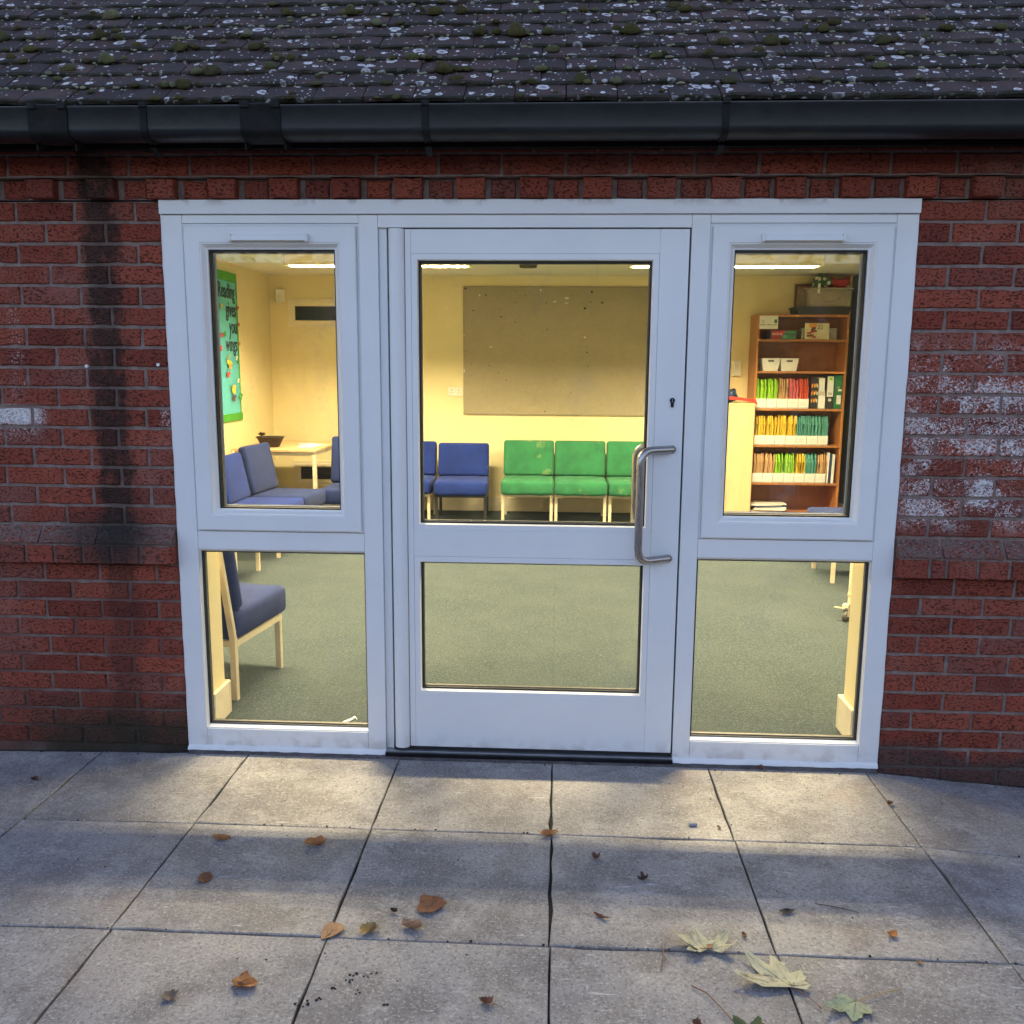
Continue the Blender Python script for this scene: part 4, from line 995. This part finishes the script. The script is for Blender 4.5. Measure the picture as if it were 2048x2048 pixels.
link('illustration', m, BM['red'], pb); link('illustration', m2, plain('print_brown',(.16,.07,.03),.6), pb)
link('stripe', MB().box(-.075,-.005,-.0012,-.0003,.112,.146), BM['orange'], pb); me = text_mesh('22', .055, 'lettering', 'LEFT', .0004); link('lettering', me, INK, pb, (.0,-.0015,.095), (pi/2,0,.0))
# sixth shelf
st = thing('paper_stack', 'untidy stack of papers and magazines low in the bookcase', 'papers', (2.165,BF+.03,.1255))
for k in range(8): link('magazine', MB().box(-.15,.15,0,.22,0,.010), [PAPER,plain('magazine_grey',(.3,.28,.25),.5) if k == 1 else PAPER,PAPER,OFFWHITE][k%4] if k != 5 else NAVY, st, (r2.uniform(-.02,.03),r2.uniform(-.02,.01),.0105*k), (0,0,r2.uniform(-.08,.08)))
# on top of the bookcase
TZ = 2.0125
lid = thing('tray_lid', 'flat black tray lying on top of the bookcase', 'tray', (2.600,5.54,TZ))
link('tray_base', MB().prism([(-.245,0),(-.262,.062),(.232,.062),(.216,0)],1,-.14,.15), plain('black_plastic',(.022,.021,.02),.5), lid); link('rim', MB().box(-.272,.238,-.148,.158,.0622,.074), bpy.data.materials['black_plastic'], lid)
cb = thing('storage_box', 'clear plastic storage box on the black tray above the bookcase', 'box', (2.625,5.535,TZ+.0745))
m = MB(); h = .165
def wallq(a0,a1): return m.add([(a0[0],a0[1],0),(a1[0],a1[1],0),(a1[0]*1.06,a1[1]*1.06,h),(a0[0]*1.06,a0[1]*1.06,h)], [(0,1,2,3)])
for a,b in (((-.195,-.125),(.195,-.125)),((.195,-.125),(.195,.125)),((.195,.125),(-.195,.125)),((-.195,.125),(-.195,-.125)))  : wallq(a,b)
m.add([(-.195,-.125,0),(.195,-.125,0),(.195,.125,0),(-.195,.125,0)], [(0,1,2,3)])
link('box_body', m, CLEAR, cb); rm = MB()
for a in ((-.216,.216,-.142,-.133),(-.216,.216,.133,.142),(-.216,-.207,-.1325,.1325),(.207,.216,-.1325,.1325)): rm.box(*a,h-.006,h+.004)
link('rim', rm, WIRE, cb)
CARD = plain('brown_cardboard',(.33,.20,.10),.85,.08,10)
pc = thing('parcel', 'brown cardboard parcel with a curved arrow mark inside the clear storage box', 'parcel', (2.635,5.535,TZ+.0775))
link('carton', MB().box(-.165,.165,-.10,.105,0,.178,.002), CARD, pc)
link('curved_mark', MB().tube([(-.10+.2*k/12,-.1008,.070-.030*math.sin(pi*k/12)) for k in range(13)],[.002+.0022*math.sin(pi*k/12) for k in range(13)],6), plain('dark_print',(.10,.06,.035),.8), pc); link('arrow_tip', MB().box(.085,.105,-.1022,-.1004,.066,.086), bpy.data.materials['dark_print'], pc)
fb = thing('framed_picture', 'dark brown framed picture standing behind the clear box on the bookcase', 'picture', (2.475,5.655,TZ+.0745))
link('frame', MB().ring(-.105,.105,.0,.225,[(0,0),(0,-.018),(.018,-.018),(.018,0)]), plain('dark_brown_wood',(.09,.035,.018),.5), fb); link('backing', MB().box(-.0865,.0865,-.009,-.002,.0185,.2065), CARD, fb)
def bag(name, label, loc, hx, hy, hz, mat, seed):
    t = thing(name, label, 'bag', loc); me = rounded_box(hx,hy,hz,min(hx,hy,hz)*.7,.01); r3 = random.Random(seed)
    for v in me.vertices:
        v.co.x += .012*sin(v.co.z*60+seed)+r3.uniform(-.003,.003); v.co.y += .010*sin(v.co.x*45+seed); v.co.z += .012*sin(v.co.x*38+seed*2)+r3.uniform(-.003,.003)
    link('bag_body', me, mat, t, (0,0,hz+.006)); return t
gp = G('patterned_cloth'); O = gp.coord(); v = gp.voro(O, 17)
gp.set(col=gp.mix(gp.mapr(v,.34,.27), gp.mix(gp.mapr(gp.noise(O,30,2),.48,.54),(.03,.11,.05),(.10,.16,.08)), (.66,.62,.48)), rough=.9)
bg1 = bag('patterned_bag', 'green cloth bag with cream round flowers on the storage box', (2.560,5.455,TZ+.254), .082,.055,.048, gp.m, 1)
link('tag', MB().box(.0,.022,-.062,-.0585,-.06,.03), OFFWHITE, bg1, (-.045,0,0))
REDC = plain('red_cloth',(.48,.035,.025),.85,.2,12,.003,60)
bg2 = bag('red_bag', 'red cloth bag with a raised strap on the storage box', (2.722,5.530,TZ+.254), .100,.080,.036, REDC, 2)
link('strap', MB().tube([(.02,-.03,.055),(.06,-.03,.07),(.10,-.02,.098),(.118,0,.104),(.112,.02,.07),(.085,.03,.05)],[.012,.013,.014,.014,.012,.010],8), REDC, bg2)
# cupboard left of the bookcase
cu = thing('cupboard', 'plain beech cupboard to the left of the bookcase', 'cupboard', (1.735,5.30,FZ))
LBE = m_wood('pale_beech', (.70,.53,.27), (.74,.57,.31))
link('carcass', MB().box(-.235,.235,.0205,.395,0,1.110), LBE, cu); link('top_panel', MB().box(-.240,.240,0,.40,1.1105,1.135,.001), LBE, cu)
for a,b in ((-.2345,-.0012),(.0012,.2345)): dq = link('door_panel', MB().box(a,b,.002,.020,.06,1.107,.001), LBE, cu)
rs = thing('red_strap', 'red webbing strap draped over the cupboard edge by the bookcase', 'strap', (1.90,5.31,FZ+1.136))
m = MB(); pts = [(-.28,.02,.055),(-.18,.01,.048),(-.08,.0,.040),(.0,-.005,.030),(.05,-.008,.022),(.075,-.012,.005),(.082,-.014,-.02)]
vs = []
for p in pts: vs += [(p[0],p[1],p[2]-.014),(p[0],p[1],p[2]+.014),(p[0],p[1]+.004,p[2]+.014),(p[0],p[1]+.004,p[2]-.014)]
fs = [(i*4+k,i*4+(k+1)%4,(i+1)*4+(k+1)%4,(i+1)*4+k) for i in range(len(pts)-1) for k in range(4)]+[(0,1,2,3),(24,25,26,27)]
link('webbing', m.add(vs, fs), plain('red_webbing',(.65,.045,.03),.7), rs); link('webbing', MB().tube([(.04,-.004,.04),(.07,-.008,.03),(.086,-.010,-.01)],.008,6), bpy.data.materials['red_webbing'], rs)
bcl = bag('blue_cloth_bundle', 'crumpled dark blue cloth on top of the cupboard', (1.745,5.42,FZ+1.136), .075,.06,.055, plain('navy_cloth',(.035,.06,.14),.9,.3,20,.004,40), 3)
# trolley by the right wall
tr_ = thing('trolley', 'low cream trolley on castors by the right reveal, one castor in view', 'trolley', (2.16,1.90,FZ), radians(-35))
link('shelf_board', MB().box(-.26,.26,-.24,.24,.155,.175,.002), LBE, tr_); link('shelf_board', MB().box(-.26,.26,-.24,.24,.44,.46,.002), LBE, tr_)
for sx in (-1,1):
    for sy in (-1,1):
        link('leg', MB().box(sx*.245-.012,sx*.245+.012,sy*.225-.012,sy*.225+.012,.105,.52), LEGCREAM, tr_)
        c = (sx*.262,sy*.235); w = link('castor', MB().cyl((c[0]-.012,c[1],.034),(c[0]+.012,c[1],.034),.034,18), plain('grey_rubber',(.10,.095,.085),.6) if 'grey_rubber' not in bpy.data.materials else bpy.data.materials['grey_rubber'], tr_)
        link('castor_fork', MB().box(c[0]-.018,c[0]-.0125,c[1]-.012,c[1]+.012,.03,.085).box(c[0]+.0125,c[0]+.018,c[1]-.012,c[1]+.012,.03,.085).box(c[0]-.018,c[0]+.018,c[1]-.02,c[1]+.02,.0855,.104), LEGCREAM, w)
        link('brake_pedal', MB().bar((c[0]-.005,c[1]-.02,.082),(c[0]-.055,c[1]-.045,.088),.02,.008), LEGCREAM, w)
ps = thing('paper_scrap', 'small cream paper scrap curling on the carpet at the foot of the left pane', 'paper', (-.74,.118,FZ+.001))
m = MB(); vs = []; pts = [(-.045,-.02,0),(-.030,-.012,.012),(-.012,0,.020),(.012,.014,.026),(.026,.028,.032),(.034,.030,.022)]
for i,p in enumerate(pts): w = (.006,.008,.007,.006,.005,.006)[i]; vs += [(p[0]+w*.4,p[1]-w,p[2]),(p[0]-w*.4,p[1]+w,p[2]+.002),(p[0]-w*.4,p[1]+w,p[2]+.004),(p[0]+w*.4,p[1]-w,p[2]+.002)]
link('curl', m.add(vs, [(i*4+k,i*4+(k+1)%4,(i+1)*4+(k+1)%4,(i+1)*4+k) for i in range(5) for k in range(4)]), PAPER, ps)

# ---------------------------------------------------------------- fallen leaves and litter on the paving
LF = {'orange': m_leaf('leaf_orange',(.38,.15,.045),(.46,.21,.07),(.22,.07,.02)), 'brown': m_leaf('leaf_brown',(.16,.065,.035),(.20,.085,.045),(.08,.035,.02)),
      'dark': m_leaf('leaf_dark',(.07,.035,.022),(.10,.05,.03),(.03,.018,.012)), 'tan': m_leaf('leaf_tan',(.36,.20,.10),(.42,.25,.13),(.20,.08,.035)),
      'black': m_leaf('leaf_black',(.030,.026,.028),(.045,.04,.042),(.015,.013,.014)), 'syc': m_leaf('leaf_sycamore',(.43,.41,.27),(.52,.49,.33),(.27,.29,.19),(.24,.15,.09)),
      'sycgreen': m_leaf('leaf_sycamore_green',(.27,.32,.20),(.36,.39,.26),(.12,.18,.09),(.30,.26,.16)), 'green': m_leaf('leaf_dark_green',(.05,.09,.035),(.08,.12,.05),(.12,.06,.02))}
VEIN = plain('leaf_vein', (.13,.10,.05), .7); STALK = plain('leaf_stalk', (.20,.085,.055), .6); STALKY = plain('leaf_stalk_yellow', (.40,.26,.09), .6)
def blade(outline, curl, lift, seed, thick=.0008, wave=.12):
    # leaf blade from an outline in units of its length: fan rings pulled to the centre, cupped and waved, with thickness
    rr = random.Random(seed); n = len(outline); cx = sum(p[0] for p in outline)/n; cy = sum(p[1] for p in outline)/n; vs = []
    ph = [rr.uniform(0,6) for _ in range(3)]
    def H(x,y):
        d = math.hypot(x-cx,y-cy)
        return lift*d*d*1.6+curl*(x*x)*1.7+wave*.22*sin(x*7+ph[0])*sin(y*6+ph[1])+wave*.1*sin(13*x+9*y+ph[2])
    rings = (1,.75,.5,.25)
    for r in rings:
        for x,y in outline: X,Y = cx+(x-cx)*r, cy+(y-cy)*r; vs.append([X,Y,H(X,Y)])
    vs.append([cx,cy,H(cx,cy)]); zmin = min(v[2] for v in vs)
    for v in vs: v[2] -= zmin
    fs = []
    for a in range(3):
        for k in range(n): fs.append((a*n+k,a*n+(k+1)%n,(a+1)*n+(k+1)%n,(a+1)*n+k))
    fs += [(3*n+k,3*n+(k+1)%n,4*n) for k in range(n)]
    m = len(vs); t = thick/.07
    allv = [tuple(v) for v in vs]+[(v[0],v[1],v[2]+t) for v in vs]
    allf = [tuple(reversed(f)) for f in fs]+[tuple(i+m for i in f) for f in fs]+[(k,(k+1)%n,(k+1)%n+m,k+m) for k in range(n)]
    return allv, allf, (lambda x,y: H(x,y)-zmin+t)
def oval(n=26, w=.36, tip=.1, jag=.0, seed=0, lobe=0):
    rr = random.Random(seed); P = []
    for k in range(n):
        a = 2*pi*k/n; y = -.5*cos(a); x = w*sin(a)*(1-tip*(2*y))*(1+lobe*sin(5*a+1)); P.append((x*(1+rr.uniform(-jag,jag)), y*(1+rr.uniform(-jag,jag))))
    return P
def maple(lob, teeth=.05, seed=0):
    # lobed outline from (angle, length) tips with notches between; base at the origin, stalk leaves along -y
    rr = random.Random(seed); P = []; n = len(lob)
    for i,(a,l,hw) in enumerate(lob):
        d = Vector((cos(a),sin(a))); p = Vector((-d.y,d.x))
        def q(t,s): v = d*(l*t)+p*(s*hw); return (v.x,v.y)
        P += [q(.52,-1.0), q(.62,-.82), q(.70,-.88), q(.80,-.46), q(.88,-.40), q(1,0), q(.88,.38), q(.80,.48), q(.70,.86), q(.62,.84), q(.52,1.0)]
        if i < n-1:
            a2 = (a+lob[i+1][0])/2; l2 = .36*min(l,lob[i+1][1]); P.append((cos(a2)*l2, sin(a2)*l2))
    P.append((0,-.02)); return [(x+rr.uniform(-teeth,teeth)*.25, y+rr.uniform(-teeth,teeth)*.25) for x,y in P]
def leaf(label, x, y, size, rot, mat, outline, curl=.4, lift=.1, stalk=0, smat=None, tilt=(0,0), veins=None, name='fallen_leaf', group='brown leaves on the paving', seed=1, wave=.12, sdir=-pi/2, sbend=.2):
    t = thing(name, label, 'leaf', (x,y,gz(x,y)+.0015), rot, group)
    vs, fs, H = blade(outline, curl, lift, seed, wave=wave)
    k = size; m = MB().add([(a*k,b*k,c*k) for a,b,c in vs], fs)
    Mt = Matrix.Rotation(tilt[0],4,'X') @ Matrix.Rotation(tilt[1],4,'Y'); m.xf(Mt); zm = min(v[2] for v in m.v); m.xf(Matrix.Translation((0,0,-zm)))
    smooth(link('blade', m, mat, t), 50)
    if veins:
        vm = MB()
        for path in veins:
            pts = []
            for i in range(9):
                u = i/8; X,Y = path[0][0]+(path[1][0]-path[0][0])*u, path[0][1]+(path[1][1]-path[0][1])*u
                pts.append((X*k,Y*k,(H(X,Y)-.004)*k+.0004))
            vm.tube(pts, [.0009*(1-.7*i/8)*(k/.1)**.5 for i in range(9)], 5)
        vm.xf(Matrix.Translation((0,0,-zm)) @ Mt); link('vein', vm, VEIN, t)
    if stalk:
        y0 = min(p[1] for p in outline)*k if not veins else 0
        d = Vector((cos(sdir),sin(sdir),0)); pr_ = Vector((-d.y,d.x,0)); o0 = Vector((0,y0,.003))
        pts = [o0+d*(stalk*u)+pr_*(sbend*stalk*u*u)+Vector((0,0,.004*sin(u*3))) for u in [i/7 for i in range(8)]]
        link('stalk', MB().tube(pts, [.0011+.0004*(u>6) for u in range(8)], 6), smat or STALK, t)
    return t
V1 = [((0,-.48),(0,.45)), ((0,-.2),(.2,.05)), ((0,-.2),(-.2,.05)), ((0,.02),(.17,.24)), ((0,.02),(-.17,.24))]
leaf('orange curled leaf on the far left slab row, long and narrow',-.968,-.675,0.0662,1.35,LF['orange'],oval(w=.20,jag=.04,seed=1),2.2,.5,.03,veins=V1,seed=2)
leaf('bright orange crinkled leaf right of the other orange one',-.655,-.690,0.0720,-1.05,LF['orange'],oval(w=.28,jag=.06,seed=2,lobe=.12),1.1,.4,.025,veins=V1,seed=3,wave=.3)
leaf('dark brown oval leaf lying flat on its own',-.935,-.897,0.0562,.35,LF['brown'],oval(w=.36,jag=.03,seed=3),.3,.2,.012,veins=V1,seed=4)
leaf('largest brown leaf, flat and lobed with an upright stalk',-.240,-.995,0.0900,2.65,LF['brown'],oval(w=.42,jag=.05,seed=4,lobe=.20),.25,.15,.055,veins=V1,seed=5)
leaf('tiny black curled leaf left of the largest brown leaf',-.341,-1.028,0.0259,.9,LF['dark'],oval(w=.3,jag=.1,seed=5),1.5,.8,seed=6)
leaf('tan heart-shaped leaf lying across a joint corner',-.494,-1.130,0.0756,-.45,LF['tan'],oval(w=.34,tip=-.35,jag=.04,seed=6),.35,.15,.0,veins=V1,seed=7)
leaf('yellow-brown ragged leaf right of the tan heart-shaped one',-.392,-1.120,0.0576,2.2,m_leaf('leaf_ochre',(.33,.21,.07),(.38,.26,.10),(.18,.09,.03)),oval(w=.36,jag=.14,seed=7),.8,.4,.02,veins=V1,seed=8)
leaf('pale tan curled leaf with a dark fold, below the largest brown leaf',-.278,-1.096,0.0612,1.3,LF['tan'],oval(w=.28,jag=.10,seed=8,lobe=.1),1.7,.5,.02,veins=V1,seed=9,wave=.25)
leaf('ragged orange-brown leaf, nearest the bottom left',-.655,-1.352,0.0677,-1.9,LF['orange'],oval(w=.34,jag=.06,seed=9,lobe=.16),.5,.2,.02,veins=V1,seed=10,wave=.3)
leaf('grey-brown shrivelled leaf on the bottom left slab',-.822,-1.405,0.0396,.4,m_leaf('leaf_grey',(.14,.11,.09),(.18,.15,.12),(.07,.05,.04)),oval(w=.42,jag=.1,seed=10,lobe=.2),.8,.3,seed=11)
leaf('orange-brown leaf with a long stalk at the joint in front of the door',.092,-.582,0.0612,1.75,LF['orange'],oval(w=.24,jag=.05,seed=11),1.2,.5,.055,veins=V1,seed=12,sdir=-1.0)
leaf('small brown scrap of leaf right of the centre joint',.240,-.712,0.0331,.5,LF['brown'],oval(w=.36,jag=.3,seed=12,lobe=.3),1.2,.6,.018,seed=13)
leaf('small dark brown leaf alone in the middle of the second row',.379,-.822,0.0302,2.0,LF['dark'],oval(w=.4,jag=.3,seed=13,lobe=.25),1.2,.5,seed=14)
leaf('thin rolled brown leaf on the middle slab',.243,-1.020,0.0518,1.0,LF['brown'],oval(w=.12,jag=.1,seed=14),3.0,.4,seed=15)
leaf('small triangular rust leaf near the bottom centre',-.052,-1.378,0.0374,1.1,LF['brown'],oval(w=.3,tip=.5,jag=.15,seed=15),1.0,.6,.012,seed=16)
leaf('small brown leaf on the far left slab by the wall',-1.826,-.284,0.0324,1.2,LF['dark'],oval(w=.32,jag=.1,seed=16),1.4,.6,.015,seed=17)
leaf('tiny brown leaf close under the right side pane',.900,-.034,0.0259,.7,LF['brown'],oval(w=.36,jag=.2,seed=17),1.5,.7,.01,seed=18)
leaf('small rusty leaf caught on the right slanting joint',1.300,-.292,0.0302,2.2,LF['brown'],oval(w=.3,jag=.25,seed=18),1.4,.6,seed=19)
leaf('tiny rust scrap left of the right slab joint',.663,-.498,0.0187,.4,LF['brown'],oval(w=.3,jag=.3,seed=19),1,.6,seed=20)
leaf('smooth black leaf lying on the right of the second row',.771,-.962,0.0446,-1.35,LF['black'],oval(w=.24,jag=.06,seed=20),.4,.2,.0,seed=21)
leaf('square orange scrap of leaf at the right',1.031,-1.052,0.0288,.3,LF['orange'],oval(n=12,w=.48,jag=.2,seed=21),.6,.4,seed=22)
leaf('tiny pale orange scrap below the square one',1.062,-1.165,0.0173,1.3,LF['tan'],oval(n=12,w=.4,jag=.2,seed=22),.6,.4,seed=23)
leaf('small rust curl at the tip of the upper sycamore leaf',.628,-1.078,0.0245,.2,LF['brown'],oval(w=.25,jag=.2,seed=23),1.6,.6,seed=24)
leaf('tiny dark red curled leaf at the bottom edge',.447,-1.425,0.0245,1.0,LF['brown'],oval(w=.35,jag=.25,seed=24),1.6,.6,seed=25)
SY = 'pale sycamore leaves at the lower right'
lob1 = [(radians(-8),.78,.20),(radians(32),.95,.20),(radians(100),.90,.18),(radians(150),1.05,.22),(radians(195),.62,.18)]
leaf('pale yellow-green sycamore leaf on the left, with a small rust leaf at its centre',.515,-1.150,0.0966,.12,LF['syc'],maple(lob1,.10,1),.10,.16,.0,veins=[((0,0),(.9*l*cos(a),.9*l*sin(a))) for a,l,_ in lob1],name='sycamore_leaf',group=SY,seed=31,wave=.25)
leaf('round rust leaf scrap lying on the left sycamore leaf',.523,-1.143,0.0187,.4,LF['tan'],oval(n=14,w=.46,jag=.05,seed=41),.3,.2,seed=26).location.z += .0085
lob2 = [(radians(8),.42,.16),(radians(62),.72,.22),(radians(103),1.15,.22),(radians(130),1.45,.22),(radians(172),1.35,.20)]
leaf('largest pale sycamore leaf with a dark spot and long points',.705,-1.285,0.1080,0,LF['syc'],maple(lob2,.08,2),.05,.07,.085,STALK,veins=[((0,0),(.9*l*cos(a),.9*l*sin(a))) for a,l,_ in lob2],name='sycamore_leaf',group=SY,seed=32,wave=.16,sdir=radians(-48),sbend=-.1)
lob3 = [(radians(172),.62,.22),(radians(206),1.30,.24),(radians(247),1.0,.28),(radians(290),.72,.22)]
leaf('folded grey-green sycamore leaf with a long yellow stalk',.848,-1.322,0.0780,0,LF['sycgreen'],maple(lob3,.06,3),.07,.12,.135,STALKY,veins=[((0,0),(.9*l*cos(a),.9*l*sin(a))) for a,l,_ in lob3],name='sycamore_leaf',group=SY,seed=33,wave=.22,sdir=radians(20),sbend=.03)
lob4 = [(radians(20),.8,.24),(radians(70),1.0,.24),(radians(115),1.0,.24),(radians(165),.9,.24)]
leaf('dark green sycamore leaf cut off by the bottom edge',.575,-1.475,0.0810,.1,LF['green'],maple(lob4,.10,4),.10,.12,.0,veins=[((0,0),(.9*l*cos(a),.9*l*sin(a))) for a,l,_ in lob4],name='sycamore_leaf',group=SY,seed=34,wave=.3)
def twig(label, pts, r, mat, name='twig'):
    p0 = pts[0]; o = link(name, MB().tube([(x-p0[0],y-p0[1],h+.002) for x,y,h in pts], [r]*(len(pts)-1)+[r*.8], 6), mat, None, (p0[0],p0[1],gz(p0[0],p0[1])+r))
    return tag(o, label, 'twig', 'twigs and stalks on the paving')
twig('thin dark straight twig right of the black leaf', [(.862,-.918,0),(.895,-.930,.003),(.935,-.942,.003),(.975,-.954,0)], .0013, plain('dark_twig',(.05,.045,.04),.7))
twig('short red-brown stalk above the long one', [(.398,-1.135,0),(.400,-1.165,.003),(.394,-1.200,.002),(.386,-1.235,0)], .0016, STALK)
twig('long curved red-brown stalk left of the dark green leaf', [(.455,-1.290,0),(.487,-1.318,.004),(.512,-1.365,.004),(.535,-1.410,.002),(.556,-1.450,0)], .0017, STALK)
sc = link('stone_chip', MB().box(-.014,.014,-.009,.009,0,.011,.003), plain('grey_stone',(.24,.26,.29),.8), None, (.577,-.486,gz(0,0)+.0005), (0,0,.2)); tag(sc, 'small square blue-grey stone chip on the lit slab', 'stone')
cr = MB(); r4 = random.Random(9)
def crumb(x,y,r):
    bm = bmesh.new(); bmesh.ops.create_icosphere(bm, subdivisions=1, radius=r)
    cr.add([(v.co.x*r4.uniform(.6,1.3)+x, v.co.y*r4.uniform(.6,1.3)+y, v.co.z*.6+gz(x,y)+r*.4) for v in bm.verts], [[v.index for v in f.verts] for f in bm.faces]); bm.free()
for x,y,s,n in ((-.489,-1.41,.007,7),(-.405,-1.318,.006,7),(-.36,-1.30,.004,4),(-.395,-1.29,.006,5),(-.44,-1.345,.007,4),(-.37,-1.36,.005,3),(-.30,-1.40,.005,3),(-.46,-1.39,.006,3),(-.34,-1.285,.004,4),(-.29,-1.31,.004,2),(-1.43,-.02,.008,6),(-1.30,-.05,.005,3)):
    for _ in range(n): crumb(x+r4.gauss(0,s*1.4), y+r4.gauss(0,s*.8), s*r4.uniform(.35,.8))
for _ in range(110): crumb(r4.uniform(-1.9,1.9), r4.uniform(-1.5,-.05), r4.uniform(.0012,.0032))
for j in SYJ[:4]:
    for _ in range(26): crumb(r4.uniform(-1.9,1.9), j+r4.gauss(0,.003), r4.uniform(.002,.005))
for _ in range(70): crumb(r4.uniform(-1.95,1.9), -.028-abs(r4.gauss(0,.014)), r4.uniform(.0015,.0045))
tag(link('soil_crumbs', cr, plain('dark_soil',(.022,.018,.014),.95)), kind='stuff')

# ---------------------------------------------------------------- unseen foliage added to keep sky reflections off the glass and steel handle
hm = MB().box(-24,24,-17.6,-16.4,-.35,3.7); r5 = random.Random(12)
for _ in range(12000):
    x, y, z_ = r5.uniform(-24.2,24.2), -16.35+r5.gauss(0,.12), r5.uniform(-.3,4.3)
    if z_ > 3.5: y = r5.uniform(-17.6,-16.2); z_ = 3.7+abs(r5.gauss(0,.35))+.4*sin(x*1.1)*sin(x*.43)
    a, e, k = r5.uniform(0,6.28), r5.uniform(-.9,.9), r5.uniform(.08,.17)
    u = Vector((cos(a),sin(a)*.5,e)).normalized()*k; w = Vector((-sin(a),cos(a),r5.uniform(-.6,.6))).normalized()*k*.6; c = Vector((x,y,z_))
    hm.add([c-u, c+w, c+u, c-w], [(0,1,2,3)])
hg = bpy.data.meshes.new('added_hedge'); hg.from_pydata(hm.v, [], hm.f); hg.update()
tag(link('added_hedge', hg, plain('added_hedge_leaf',(.045,.055,.028),.8,.5,1.5)), kind='stuff')
